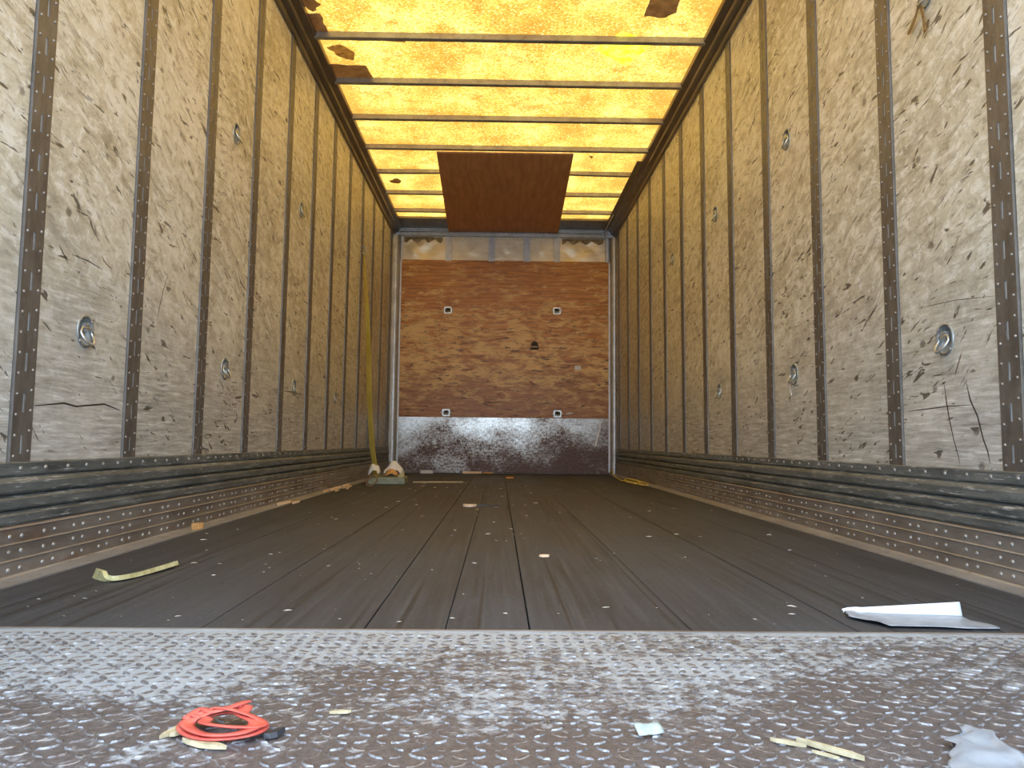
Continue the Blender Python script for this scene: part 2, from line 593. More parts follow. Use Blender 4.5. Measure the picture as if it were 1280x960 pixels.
# ------------------------------------------------------------------ mesh helpers
class MB:
    def __init__(s):
        s.v, s.f, s.mi = [], [], []

    def add(s, verts, faces, mi=0):
        b = len(s.v)
        s.v += [tuple(q) for q in verts]
        s.f += [tuple(b + i for i in q) for q in faces]
        s.mi += [mi] * len(faces)
        return s

    def quad(s, a, b, c, d, mi=0):
        return s.add([a, b, c, d], [(0, 1, 2, 3)], mi)

    def box(s, x0, x1, y0, y1, z0, z1, mi=0, ch=0.0):
        """box, its long edges chamfered by ch"""
        if ch <= 0:
            v = [(x, y, z) for z in (z0, z1) for y in (y0, y1) for x in (x0, x1)]
            return s.add(v, [(0, 2, 3, 1), (4, 5, 7, 6), (0, 1, 5, 4), (2, 6, 7, 3), (0, 4, 6, 2), (1, 3, 7, 5)], mi)
        b = len(s.v)
        for dz, ins in ((z0, ch), (z0 + ch, 0), (z1 - ch, 0), (z1, ch)):
            s.v += [(x0 + ins, y0 + ins, dz), (x1 - ins, y0 + ins, dz), (x1 - ins, y1 - ins, dz), (x0 + ins, y1 - ins, dz)]
        fs = [(b + 3, b + 2, b + 1, b), (b + 12, b + 13, b + 14, b + 15)]
        for k in range(3):
            for i in range(4):
                j = (i + 1) % 4
                fs.append((b + k * 4 + i, b + k * 4 + j, b + k * 4 + 4 + j, b + k * 4 + 4 + i))
        s.f += fs
        s.mi += [mi] * len(fs)
        return s

    def extrude(s, prof, axis, a, b, mi=0, closed=True):
        """profile of 2-D points extruded along Y ('y': prof is (x,z)) or X ('x': prof is (y,z)) or Z ('z': (x,y))"""
        def p(q, t):
            return {'y': (q[0], t, q[1]), 'x': (t, q[0], q[1]), 'z': (q[0], q[1], t)}[axis]
        n = len(prof)
        v = [p(q, a) for q in prof] + [p(q, b) for q in prof]
        fs = [(i, (i + 1) % n, n + (i + 1) % n, n + i) for i in range(n if closed else n - 1)]
        if closed:
            fs += [tuple(range(n))[::-1], tuple(range(n, 2 * n))]
        return s.add(v, fs, mi)

    def dome(s, c, nrm, r, h, seg=8, mi=0):
        nrm = Vector(nrm).normalized()
        t1 = nrm.orthogonal().normalized()
        t2 = nrm.cross(t1)
        c = Vector(c)
        v = []
        for rr, hh in ((1.0, 0.0), (0.8, 0.65)):
            for i in range(seg):
                a = 2 * PI * i / seg
                v.append(c + (t1 * math.cos(a) + t2 * math.sin(a)) * r * rr + nrm * h * hh)
        v.append(c + nrm * h)
        fs = []
        for i in range(seg):
            j = (i + 1) % seg
            fs += [(i, j, seg + j, seg + i), (seg + i, seg + j, 2 * seg)]
        return s.add(v, fs, mi)

    def tube(s, pts, r, seg=6, closed=False, mi=0, flat=1.0, upv=(0, 0, 1)):
        """tube along points; flat<1 squashes it along the up direction"""
        pts = [Vector(p) for p in pts]
        n = len(pts)
        upv = Vector(upv)
        v = []
        for i, p in enumerate(pts):
            a = pts[(i - 1) % n] if (closed or i > 0) else p
            b = pts[(i + 1) % n] if (closed or i < n - 1) else p
            d = (b - a).normalized()
            side = d.cross(upv)
            side = side.normalized() if side.length > 1e-4 else d.orthogonal().normalized()
            u2 = side.cross(d).normalized()
            rr = r[i] if isinstance(r, (list, tuple)) else r
            for k in range(seg):
                an = 2 * PI * (k + 0.5) / seg
                v.append(p + side * math.cos(an) * rr + u2 * math.sin(an) * rr * flat)
        fs = []
        for i in range(n if closed else n - 1):
            for k in range(seg):
                a, b = i * seg + k, i * seg + (k + 1) % seg
                c, d = ((i + 1) % n) * seg + (k + 1) % seg, ((i + 1) % n) * seg + k
                fs.append((a, b, c, d))
        if not closed:
            fs += [tuple(range(seg))[::-1], tuple(range((n - 1) * seg, n * seg))]
        return s.add(v, fs, mi)

    def mesh(s, name, mats, smooth=False):
        me = bpy.data.meshes.new(name)
        me.from_pydata(s.v, [], s.f)
        for q in (mats if isinstance(mats, (list, tuple)) else [mats]):
            me.materials.append(M(q))
        me.polygons.foreach_set('material_index', s.mi)
        if smooth:
            me.polygons.foreach_set('use_smooth', [True] * len(me.polygons))
        me.validate()
        me.update()
        return me

    def build(s, name, mats, parent=None, smooth=False, **kw):
        return link(name, s.mesh(name, mats, smooth), parent, **kw)


def link(name, data, parent=None, label=None, cat=None, group=None, kind=None, loc=(0, 0, 0), rot=(0, 0, 0)):
    o = bpy.data.objects.new(name, data)
    COL.objects.link(o)
    o.parent = parent
    o.location = loc
    o.rotation_euler = rot
    for k, q in (('label', label), ('category', cat), ('group', group), ('kind', kind)):
        if q:
            o[k] = q
    return o


def rect_minus_hole(mb, a0, a1, b0, b1, hole, P, mi=0):
    """planar rectangle with a star-shaped hole; P maps (a,b) to 3-D"""
    ca = sum(q[0] for q in hole) / len(hole)
    cb = sum(q[1] for q in hole) / len(hole)
    pts = list(hole)
    outer = []
    for a, b in pts:
        dx, dy = a - ca, b - cb
        ts = []
        if abs(dx) > 1e-9:
            ts.append(((a1 if dx > 0 else a0) - ca) / dx)
        if abs(dy) > 1e-9:
            ts.append(((b1 if dy > 0 else b0) - cb) / dy)
        t = min(ts)
        outer.append((ca + dx * t, cb + dy * t))
    n = len(pts)
    for i in range(n):
        j = (i + 1) % n
        o1, o2 = outer[i], outer[j]
        poly = [pts[i], o1]
        on = lambda q: (abs(q[0] - a0) < 1e-7, abs(q[0] - a1) < 1e-7, abs(q[1] - b0) < 1e-7, abs(q[1] - b1) < 1e-7)
        s1, s2 = on(o1), on(o2)
        if not any(p and q for p, q in zip(s1, s2)):
            poly.append((a0 if (s1[0] or s2[0]) else a1, b0 if (s1[2] or s2[2]) else b1))
        poly += [o2, pts[j]]
        mb.add([P(*q) for q in poly], [tuple(range(len(poly)))], mi)


# ------------------------------------------------------------------ dimensions (metres)
W2, LEAN = 1.23, 0.0062          # half width at the liner face, slight inward lean of the walls
Y0, YB = 0.48, 9.015             # open rear edge, bulkhead face
PITCH_Y = 0.6096
ZP0, ZP1 = 0.270, 2.60           # liner panels, bottom and top
PHASE = {-1: 2.0908, 1: 2.0435}  # first post in view on each side
ZROOF = 2.695
ZBOW = 2.655
PLATE_Y = 1.53

# ------------------------------------------------------------------ ground outside
g = MB()
g.box(-40, 40, -40, 50, -1.35, -1.20)
g.build('ground', 'ground', label='pale concrete yard under the trailer', cat='ground', kind='structure')

# ------------------------------------------------------------------ floor
fl = MB()
fl.box(-1.23, 1.23, Y0, YB + 0.1, -0.16, -0.030)
floor = fl.build('floor', 'black', label='dark worn plank floor of the empty trailer', cat='floor', kind='structure')
edges = [-1.140, -0.862, -0.570, -0.280, -0.135, 0.017, 0.310, 0.615, 0.880, 1.140]
rnd = random.Random(5)
for i in range(len(edges) - 1):
    a, b = edges[i] + 0.0014, edges[i + 1] - 0.0014
    if i == 3 or i == 4:
        a, b = (a, b + 0.0006) if i == 3 else (a - 0.0006, b)
    p = MB()
    dz = rnd.uniform(-0.0012, 0.0004)
    p.box(a, b, PLATE_Y + 0.003, YB - 0.012, -0.030, dz, ch=0.0012)
    p.build('plank', 'plank', floor)
tp = MB()
tp.box(-1.17, 1.17, Y0, PLATE_Y, -0.030, -0.002)
tread = tp.build('tread_plate', 'tread', floor, label='steel diamond tread plate at the rear sill')
lg = MB()
LP = 0.0225
nx, ny = int(2.30 / LP), int((PLATE_Y - Y0 - 0.02) / LP)
for j in range(ny):
    for i in range(nx):
        cx_, cy_ = -1.15 + (i + 0.5) * LP, Y0 + 0.012 + (j + 0.5) * LP
        an = (PI / 4 if (i + j) % 2 else -PI / 4) + rnd.uniform(-0.16, 0.16)
        c, s_ = math.cos(an), math.sin(an)
        wr = rnd.uniform(0.72, 1.08)
        L_, w_, h_ = 0.0122 * wr, 0.0046 * rnd.uniform(0.75, 1.1), 0.0017 * rnd.choice((0.35, 0.7, 1.0, 1.0, 1.15))
        base = [(-L_, 0), (-L_ * 0.4, -w_), (L_ * 0.4, -w_), (L_, 0), (L_ * 0.4, w_), (-L_ * 0.4, w_)]
        top = [(q[0] * 0.80, q[1] * 0.62) for q in base]
        v = [(cx_ + q[0] * c - q[1] * s_, cy_ + q[0] * s_ + q[1] * c, -0.002) for q in base]
        v += [(cx_ + q[0] * c - q[1] * s_, cy_ + q[0] * s_ + q[1] * c, -0.002 + h_) for q in top]
        lg.add(v, [(k, (k + 1) % 6, 6 + (k + 1) % 6, 6 + k) for k in range(6)], 1)
        lg.add(v[6:], [(0, 1, 2, 3, 4, 5)])
lg.build('tread_lugs', ['lug', 'lug_side'], tread, kind='stuff')
sl = MB()
sl.box(-1.17, 1.17, PLATE_Y - 0.006, PLATE_Y + 0.003, -0.028, 0.0004)
sl.build('sill_edge', 'base_rail', floor)

# ------------------------------------------------------------------ side walls
RING_Z = (0.64, 1.688)
RINGS = {-1: [(2.385, 0), (3.605, 0), (4.824, 0), (6.043, 0), (3.625, 1), (4.844, 1), (2.40, 1)],
         1: [(2.345, 0), (3.565, 0), (4.785, 0), (3.590, 1), (4.810, 1), (6.03, 1), (2.375, 1)]}


def ring_pan_profile():
    return [(0.047, 0.0), (0.047, 0.003), (0.040, 0.0035), (0.037, -0.004), (0.033, -0.016), (0.020, -0.020), (0.0, -0.020)]


def make_post_mesh():
    """logistic post: hat strip with vertical slots; local y across, z up, +x into the room"""
    mb = MB()
    w, sw, f = 0.0445, 0.0045, 0.006
    z0, z1 = ZP0 - 0.004, ZP1
    for s in (-1, 1):
        ya, yb = (-w, -sw) if s < 0 else (sw, w)
        mb.quad((f, ya, z0), (f, yb, z0), (f, yb, z1), (f, ya, z1))
        ye = s * w
        yf = s * (w + 0.002)
        mb.quad((f, ye, z0), (f, ye, z1), (-0.012, yf, z1), (-0.012, yf, z0))
    z = z0
    zs = z0 + 0.03
    while zs + 0.05 < z1:
        ze = zs + 0.046
        mb.quad((f, -sw, z), (f, sw, z), (f, sw, zs), (f, -sw, zs))
        d = 0.0035
        mb.quad((f, -sw, zs), (f, -sw, ze), (d, -sw, ze), (d, -sw, zs))
        mb.quad((f, sw, zs), (f, sw, ze), (d, sw, ze), (d, sw, zs))
        mb.quad((f, -sw, zs), (f, sw, zs), (d, sw, zs), (d, -sw, zs))
        mb.quad((f, -sw, ze), (f, sw, ze), (d, sw, ze), (d, -sw, ze))
        mb.quad((d, -sw, zs), (d, sw, zs), (d, sw, ze), (d, -sw, ze), 1)
        z = ze
        zs = ze + 0.056
    mb.quad((f, -sw, z), (f, sw, z), (f, sw, z1), (f, -sw, z1))
    mb.quad((f, -w, z1), (f, w, z1), (-0.012, w, z1), (-0.012, -w, z1))
    return mb.mesh('logistic_post', ['post', 'slot'])


def make_post_rivets():
    mb = MB()
    z = ZP0 + 0.02
    k = 0
    while z < ZP1 - 0.02:
        for s in (-1, 1):
            mb.dome((0.006, s * 0.031, z + (0.012 if s > 0 else 0)), (1, 0, 0), 0.0044, 0.0030, 7)
        z += 0.0508
    return mb.mesh('post_rivets', 'rivet', True)


POST_ME, POST_RV = make_post_mesh(), make_post_rivets()


def make_panel(length, hole=None):
    """plywood liner sheet with a chamfered front edge and, where a pan sits, a round cut-out; y along wall from 0"""
    mb = MB()
    t, c = 0.012, 0.002
    y0, y1 = 0.0, length
    if hole:
        hy, hz = hole
        pts = [(hy + 0.043 * math.cos(2 * PI * i / 24), hz + 0.043 * math.sin(2 * PI * i / 24)) for i in range(24)]
        za, zb = hz - 0.12, hz + 0.12
        P = lambda a, b: (0.0, a, b)
        rect_minus_hole(mb, y0 + c, y1 - c, za, zb, pts, P)
        mb.quad((0, y0 + c, ZP0 + c), (0, y1 - c, ZP0 + c), (0, y1 - c, za), (0, y0 + c, za))
        mb.quad((0, y0 + c, zb), (0, y1 - c, zb), (0, y1 - c, ZP1), (0, y0 + c, ZP1))
        for i in range(24):
            a, b = pts[i], pts[(i + 1) % 24]
            mb.quad((0, *a), (0, *b), (-t, *b), (-t, *a))
    else:
        mb.quad((0, y0 + c, ZP0 + c), (0, y1 - c, ZP0 + c), (0, y1 - c, ZP1), (0, y0 + c, ZP1))
    mb.quad((0, y0 + c, ZP0 + c), (0, y0 + c, ZP1), (-c, y0, ZP1), (-c, y0, ZP0))
    mb.quad((-c, y0, ZP0), (-c, y0, ZP1), (-t, y0, ZP1), (-t, y0, ZP0))
    mb.quad((0, y1 - c, ZP0 + c), (0, y1 - c, ZP1), (-c, y1, ZP1), (-c, y1, ZP0))
    mb.quad((-c, y1, ZP0), (-c, y1, ZP1), (-t, y1, ZP1), (-t, y1, ZP0))
    mb.quad((0, y0 + c, ZP0 + c), (0, y1 - c, ZP0 + c), (-c, y1, ZP0), (-c, y0, ZP0))
    return mb


def flip(mb):
    """mirror a builder made for the wall whose inner side is +x"""
    mb.v = [(-q[0], q[1], q[2]) for q in mb.v]
    mb.f = [f[::-1] for f in mb.f]
    return mb


def side_wall(s):
    """s=-1: wall whose room side is +x, s=+1 the opposite one (mirrored)"""
    F = (lambda mb: mb) if s < 0 else flip
    side = 'left' if s < 0 else 'right'
    lab = {-1: 'scarred cream plywood side wall with the hanging yellow strap', 1: 'scarred cream plywood side wall beside the folded white paper'}[s]
    sk = MB()
    sk.box(-0.075, -0.040, Y0, YB + 0.1, -0.16, 2.72)
    root = F(sk).build('wall_' + side, 'skin', label=lab, cat='wall', kind='structure', loc=(s * W2, 0, 0), rot=(0, -s * LEAN, 0))
    # posts
    ys = []
    y = PHASE[s]
    while y - PITCH_Y > Y0 + 0.1:
        y -= PITCH_Y
    while y < YB - 0.08:
        ys.append(y)
        y += PITCH_Y
    for y in ys:
        po = link('logistic_post', POST_ME, root, loc=(0, y, 0), rot=(0, 0, 0 if s < 0 else PI))
        link('post_rivets', POST_RV, po, kind='stuff')
    # liner panels
    lims = [Y0] + ys + [YB]
    plain = None
    for i in range(len(lims) - 1):
        a = lims[i] + (0.0475 if i else 0)
        b = lims[i + 1] - (0.0475 if i < len(lims) - 2 else 0.0)
        if b - a < 0.02:
            continue
        hs = [(ry, RING_Z[rk]) for ry, rk in RINGS[s] if a < ry < b]
        if not hs:
            if 0 < i < len(lims) - 2:
                plain = plain or F(make_panel(b - a)).mesh('plywood_panel', 'liner')
                link('plywood_panel', plain, root, loc=(0, a, 0))
            else:
                F(make_panel(b - a)).build('plywood_panel', 'liner', root, loc=(0, a, 0))
        else:
            mb = make_panel(b - a, (hs[0][0] - a, hs[0][1]))
            if len(hs) > 1:      # two cut-outs in one sheet: split it half way up behind a tight joint
                lo, hi = sorted(hs, key=lambda q: q[1])
                mb = MB()
                for (hy, hz), (z0, z1) in ((lo, (ZP0, 1.15)), (hi, (1.15, ZP1))):
                    part = make_two(b - a, hy - a, hz, z0, z1)
                    mb.add(part.v, part.f)
            F(mb).build('plywood_panel', 'liner', root, loc=(0, a, 0))
    # ribbed scuff liner
    pr = [(-0.02, 0.276), (0.010, 0.276), (0.012, 0.273), (0.012, 0.246), (0.006, 0.240), (0.018, 0.232), (0.021, 0.226), (0.021, 0.206), (0.018, 0.201), (0.008, 0.197),
          (0.018, 0.190), (0.021, 0.186), (0.021, 0.168), (0.018, 0.163), (0.008, 0.159), (0.018, 0.152), (0.021, 0.148), (0.021, 0.131), (0.016, 0.124), (-0.02, 0.124)]
    F(MB().extrude(pr, 'y', Y0, YB)).build('scuff_liner', 'scuff', root)
    rv = MB()
    y = Y0 + 0.06
    rr = random.Random(3 + s)
    while y < YB - 0.05:
        rv.dome((0.012, y, 0.260), (1, 0, 0), 0.0065, 0.0045, 7)
        y += 0.102 + rr.uniform(-0.012, 0.012)
    F(rv).build('scuff_rivets', 'rivet', root, True, kind='stuff')
    # base rail in three ridged courses
    br = [(-0.02, 0.1235), (0.030, 0.1235), (0.033, 0.121), (0.030, 0.117), (0.030, 0.085), (0.034, 0.082), (0.030, 0.079), (0.030, 0.046), (0.034, 0.043), (0.030, 0.040), (0.030, 0.008), (-0.02, 0.008)]
    rail = F(MB().extrude(br, 'y', Y0, YB)).build('base_rail', 'base_rail', root)
    for z in (0.1205, 0.082, 0.043):
        F(MB().tube([(0.0325, Y0, z), (0.0325, (Y0 + YB) / 2, z), (0.0325, YB, z)], 0.0014, 6)).build('ridge', 'ridge', rail)
    rv = MB()
    y = Y0 + 0.04
    while y < YB - 0.06:
        for dy in (0, 0.05):
            for z in (0.100, 0.062, 0.024):
                if rr.random() < 0.96:
                    rv.dome((0.030, y + dy, z + rr.uniform(-0.002, 0.002)), (1, 0, 0), 0.0062, 0.005, 8)
        y += 0.1505
    F(rv).build('rail_rivets', 'rivet', rail, True, kind='stuff')
    F(MB().extrude([(-0.02, 0.009), (0.034, 0.009), (0.036, 0.006), (0.092, 0.004), (0.092, -0.006), (-0.02, -0.006)], 'y', Y0, YB)).build('floor_flange', 'flange', root)
    # top rail
    tr = [(-0.02, 2.575), (0.016, 2.575), (0.020, 2.580), (0.020, 2.606), (0.030, 2.612), (0.050, 2.616), (0.054, 2.622), (0.054, 2.640), (0.088, 2.662), (0.090, 2.668), (0.090, 2.692), (-0.02, 2.692)]
    F(MB().extrude(tr, 'y', Y0, YB)).build('top_rail', 'top_rail', root)
    return root


def make_two(length, hy, hz, z0, z1):
    mb = MB()
    t, c = 0.012, 0.002
    pts = [(hy + 0.043 * math.cos(2 * PI * i / 24), hz + 0.043 * math.sin(2 * PI * i / 24)) for i in range(24)]
    rect_minus_hole(mb, c, length - c, z0, z1, pts, lambda a, b: (0.0, a, b))
    for i in range(24):
        a, b = pts[i], pts[(i + 1) % 24]
        mb.quad((0, *a), (0, *b), (-t, *b), (-t, *a))
    for ya, yb in ((c, 0.0), (length - c, length)):
        mb.quad((0, ya, z0), (0, ya, z1), (-c, yb, z1), (-c, yb, z0))
        mb.quad((-c, yb, z0), (-c, yb, z1), (-t, yb, z1), (-t, yb, z0))
    return mb


WALLS = {s: side_wall(s) for s in (-1, 1)}


def wx(s, z, off=0.0):
    """x of the liner face at height z, off metres into the room"""
    return s * (W2 - LEAN * z - off)


# long cracks and scratches in the liner (y, z) polylines
CRACKS = {1: [([(2.360, 0.518), (2.351, 0.467), (2.341, 0.422), (2.321, 0.358), (2.300, 0.310), (2.294, 0.288)], 0.0045),
              ([(2.246, 0.510), (2.230, 0.461), (2.199, 0.417), (2.178, 0.358), (2.159, 0.323), (2.151, 0.292)], 0.005),
              ([(2.576, 0.444), (2.454, 0.446), (2.344, 0.449), (2.223, 0.448)], 0.003),
              ([(2.396, 0.928), (2.375, 0.97), (2.368, 1.004)], 0.002),
              ([(2.479, 0.752), (2.280, 0.742), (2.10, 0.722)], 0.0018)],
          -1: [([(2.149, 0.417), (2.294, 0.430), (2.360, 0.424), (2.525, 0.438), (2.633, 0.423)], 0.0045),
               ([(2.951, 0.919), (2.916, 0.857), (2.890, 0.788), (2.875, 0.744)], 0.004),
               ([(2.799, 0.923), (2.77, 0.885), (2.752, 0.857)], 0.003),
               ([(2.216, 0.852), (2.24, 0.835), (2.271, 0.810)], 0.003),
               ([(2.289, 0.840), (2.38, 0.842), (2.466, 0.835)], 0.003),
               ([(4.366, 0.597), (4.48, 0.605)], 0.006), ([(4.61, 0.602), (4.80, 0.61), (5.08, 0.610)], 0.006), ([(5.19, 0.612), (5.587, 0.615)], 0.007)]}
for s, ls in CRACKS.items():
    for pl, wd in ls:
        mb = MB()
        n = len(pl)
        v = []
        for i, (y, z) in enumerate(pl):
            a, b = pl[max(0, i - 1)], pl[min(n - 1, i + 1)]
            d = Vector((b[0] - a[0], b[1] - a[1])).normalized()
            k = wd * (0.35 if i in (0, n - 1) else rnd.uniform(0.7, 1.2)) / 2
            v += [(0.0006, y - d.y * k, z + d.x * k), (0.0006, y + d.y * k, z - d.x * k)]
        mb.add(v, [(2 * i, 2 * i + 1, 2 * i + 3, 2 * i + 2) for i in range(n - 1)])
        (mb if s < 0 else flip(mb)).build('crack', 'crack', WALLS[s])


# ------------------------------------------------------------------ tie-down rings
def make_ring_meshes():
    pan = MB()
    pr = ring_pan_profile()
    seg = 24
    v, f = [], []
    for r, h in pr[:-1]:
        for i in range(seg):
            a = 2 * PI * i / seg
            v.append((h, r * math.cos(a), r * math.sin(a)))
    v.append((pr[-1][1], 0, 0))
    for k in range(len(pr) - 2):
        for i in range(seg):
            j = (i + 1) % seg
            f.append((k * seg + i, k * seg + j, (k + 1) * seg + j, (k + 1) * seg + i))
    b = (len(pr) - 2) * seg
    f += [(b + i, b + (i + 1) % seg, len(v) - 1) for i in range(seg)]
    pan.add(v, f)
    ring = MB()
    pts = [(0.004, -0.024, 0.008), (0.004, 0.024, 0.008)]
    for i in range(0, 13):
        a = PI * i / 12
        pts.append((0.004 + 0.016 * math.sin(a), 0.030 * math.cos(a), -0.006 - 0.034 * math.sin(a)))
    ring.tube(pts, 0.0042, 7, closed=True, upv=(1, 0, 0))
    clip = MB()
    clip.box(-0.016, 0.007, -0.014, 0.014, -0.002, 0.022, ch=0.002)
    bolts = []
    for i in range(4):
        a = PI / 4 + i * PI / 2
        bm_ = MB()
        bm_.dome((0.003, 0.0435 * math.cos(a), 0.0435 * math.sin(a)), (1, 0, 0), 0.0045, 0.004, 7)
        bolts.append(bm_.mesh('bolt', 'rivet', True))
    return pan.mesh('pan', 'pan', True), ring.mesh('ring', 'ring', True), clip.mesh('ring_clip', 'pan'), bolts


PAN, RING, CLIP, BOLTS = make_ring_meshes()
RLAB = {(-1, 0): 'steel tie-down ring in round pan low on the wall with yellow strap',
        (-1, 1): 'steel tie-down ring in round pan high on the wall with yellow strap',
        (1, 0): 'steel tie-down ring in round pan low on the wall beside folded white paper',
        (1, 1): 'steel tie-down ring in round pan high on the wall beside folded white paper'}
RGRP = {(-1, 0): 'low rings on the strap wall', (-1, 1): 'high rings on the strap wall', (1, 0): 'low rings on the paper side wall', (1, 1): 'high rings on the paper side wall'}
for s in (-1, 1):
    for ry, rk in RINGS[s]:
        z = RING_Z[rk]
        if s < 0 and rk == 1 and ry < 3:
            continue
        lab = RLAB[(s, rk)]
        grp = RGRP[(s, rk)]
        if s > 0 and rk == 1 and ry < 3:
            lab, grp = 'steel tie-down ring with two brown strap ends hanging below it', None
        if s > 0 and rk == 0 and 3 < ry < 4:
            lab, grp = 'steel tie-down ring with a short pale strap end below it', None
        if grp:
            nth = sorted(q[0] for q in RINGS[s] if q[1] == rk and not (s < 0 and rk == 1 and q[0] < 3)).index(ry)
            lab = ('first', 'second', 'third', 'fourth')[nth] + (' low' if rk == 0 else ' high') + ' steel tie-down ring from the tread plate, ' + ('yellow strap wall' if s < 0 else 'wall beside white paper')
        e = link('tie_down_ring', None, None, lab, 'ring', grp, loc=(wx(s, z), ry, z), rot=(0, -s * LEAN, 0 if s < 0 else PI))
        e.empty_display_size = 0.05
        link('pan', PAN, e)
        link('ring', RING, e, rot=(0, rnd.uniform(-0.12, 0.02), rnd.uniform(-0.1, 0.1)))
        link('ring_clip', CLIP, e)
        for bme in BOLTS:
            link('bolt', bme, e)


def ribbon(pts, w, th, across):
    """flat strap along points; across = direction of its width"""
    mb = MB()
    ac = Vector(across).normalized()
    pts = [Vector(p) for p in pts]
    n = len(pts)
    v = []
    for i, p in enumerate(pts):
        d = (pts[min(n - 1, i + 1)] - pts[max(0, i - 1)]).normalized()
        sd = (ac - d * ac.dot(d)).normalized()
        nr = d.cross(sd).normalized()
        ww = w[i] if isinstance(w, (list, tuple)) else w
        for a, b in ((-1, -1), (1, -1), (1, 1), (-1, 1)):
            v.append(p + sd * a * ww / 2 + nr * b * th / 2)
    f = [(i * 4 + k, i * 4 + (k + 1) % 4, i * 4 + 4 + (k + 1) % 4, i * 4 + 4 + k) for i in range(n - 1) for k in range(4)]
    f += [(3, 2, 1, 0), tuple(range(4 * n - 4, 4 * n))]
    return mb.add(v, f)


def smooth_pts(pts, n=6, closed=False):
    """Catmull-Rom through points"""
    P = [Vector(p) for p in pts]
    out = []
    m_ = len(P)
    for i in range(m_ if closed else m_ - 1):
        g_ = (lambda k: P[k % m_]) if closed else (lambda k: P[max(0, min(m_ - 1, k))])
        a, b, c, d = g_(i - 1), g_(i), g_(i + 1), g_(i + 2)
        for k in range(n):
            t = k / n
            out.append(0.5 * ((2 * b) + (c - a) * t + (2 * a - 5 * b + 4 * c - d) * t * t + (3 * b - a - 3 * c + d) * t ** 3))
    if not closed:
        out.append(P[-1])
    return out


# strap ends under two of the rings
X1 = wx(1, 1.62, 0.02)
ribbon(smooth_pts([(X1, 2.38, 1.658), (X1 + 0.006, 2.415, 1.632), (X1 + 0.008, 2.468, 1.603)]), [0.010] * 6 + [0.013] * 6 + [0.004], 0.003, (0, 0.4, 1)).build(
    'strap_end', 'leather', None, label='dark brown frayed strap end slanting below a high ring', cat='strap')
ribbon(smooth_pts([(X1, 2.372, 1.656), (X1 + 0.006, 2.367, 1.600), (X1 + 0.007, 2.364, 1.560)]), 0.013, 0.003, (0, 1, 0)).build(
    'strap_end', 'leather', None, label='light brown strap end hanging straight below a high ring', cat='strap')
X2 = wx(1, 0.58, 0.008)
ribbon(smooth_pts([(X2 - 0.01, 3.585, 0.615), (X2, 3.60, 0.575), (X2, 3.582, 0.545)]), 0.012, 0.003, (0, 1, 0)).build(
    'strap_end', 'pale_strap', None, label='short pale strap end hanging below a low ring', cat='strap')

# ------------------------------------------------------------------ roof
BOWS = [4.6808 + PITCH_Y * k for k in range(-6, 7)]
LIME = [(0.505, 4.845), (0.640, 4.610), (0.850, 4.735), (0.735, 5.060)]
rf = MB()
PR = lambda a, b: (a, b, ZROOF)
rect_minus_hole(rf, 0.40, 0.95, 4.50, 5.20, LIME, PR)
for a0, a1, b0, b1 in ((-1.17, 0.40, Y0, YB), (0.95, 1.17, Y0, YB), (0.40, 0.95, Y0, 4.50), (0.40, 0.95, 5.20, YB)):
    rf.quad(PR(a0, b0), PR(a1, b0), PR(a1, b1), PR(a0, b1))
roof = rf.build('ceiling', 'fibreglass', label='glowing amber translucent fibreglass roof skin', cat='ceiling', kind='structure')
lm = MB()
lm.add([(*q, ZROOF) for q in LIME], [(0, 1, 2, 3)])
lm.build('lime_patch', 'lime', roof, label='bright lime yellow roof patch')


def ragged(pts, z, th=0.004, jag=0.012, n=4, seed=0):
    rr = random.Random(seed)
    out = []
    for i in range(len(pts)):
        a, b = pts[i], pts[(i + 1) % len(pts)]
        for k in range(n):
            t = k / n
            j = 0 if k == 0 else jag
            out.append((a[0] + (b[0] - a[0]) * t + rr.uniform(-j, j), a[1] + (b[1] - a[1]) * t + rr.uniform(-j, j)))
    return MB().extrude(out, 'z', z - th, z)


for k, (pts, mt) in enumerate([
        ([(-1.15, 4.47), (-1.06, 4.46), (-1.055, 4.66), (-1.15, 4.66)], 'patch'),
        ([(-1.145, 4.34), (-1.09, 4.28), (-1.03, 4.36), (-1.09, 4.44)], 'patch'),
        ([(-1.145, 5.085), (-0.905, 5.10), (-0.885, 5.30), (-1.145, 5.30)], 'patch'),
        ([(-1.10, 4.86), (-1.02, 4.82), (-0.945, 4.93), (-0.975, 5.03), (-1.05, 4.97)], 'patch_pale'),
        ([(0.725, 4.16), (0.90, 4.16), (0.905, 4.38), (0.84, 4.44), (0.735, 4.43)], 'patch'),
        ([(-1.06, 7.42), (-0.99, 7.36), (-0.95, 7.42), (-0.98, 7.50), (-1.05, 7.48)], 'patch'),
        ([(0.675, 6.70), (0.71, 6.69), (0.70, 6.76)], 'patch'),
        ([(-0.90, 4.75), (-0.62, 4.76), (-0.62, 4.775), (-0.9, 4.765)], 'patch_pale'),
]):
    ragged(pts, ZROOF - 0.004, jag=0.010, seed=k).build('roof_patch', mt, roof)
for i, y in enumerate(BOWS):
    mb = MB()
    n = 12
    pts = []
    for k in range(n + 1):
        x = -1.16 + 2.32 * k / n
        sag = 0.0
        if i == 10:
            sag = 0.014 * math.sin(PI * k / n) ** 2
        pts.append((x, sag))
    prof = [(-0.019, 0.036), (-0.019, 0.003), (-0.016, 0.0), (0.016, 0.0), (0.019, 0.003), (0.019, 0.036)]
    v = [(x, y + q[0], ZBOW + min(q[1] + sg, 0.038)) for x, sg in pts for q in prof]
    f = [(a * 6 + k, a * 6 + (k + 1) % 6, a * 6 + 6 + (k + 1) % 6, a * 6 + 6 + k) for a in range(n) for k in range(6)]
    mb.add(v, f + [tuple(range(6))[::-1], tuple(range(6 * n, 6 * n + 6))])
    mb.build('roof_bow', 'bow', roof)
fc = MB()
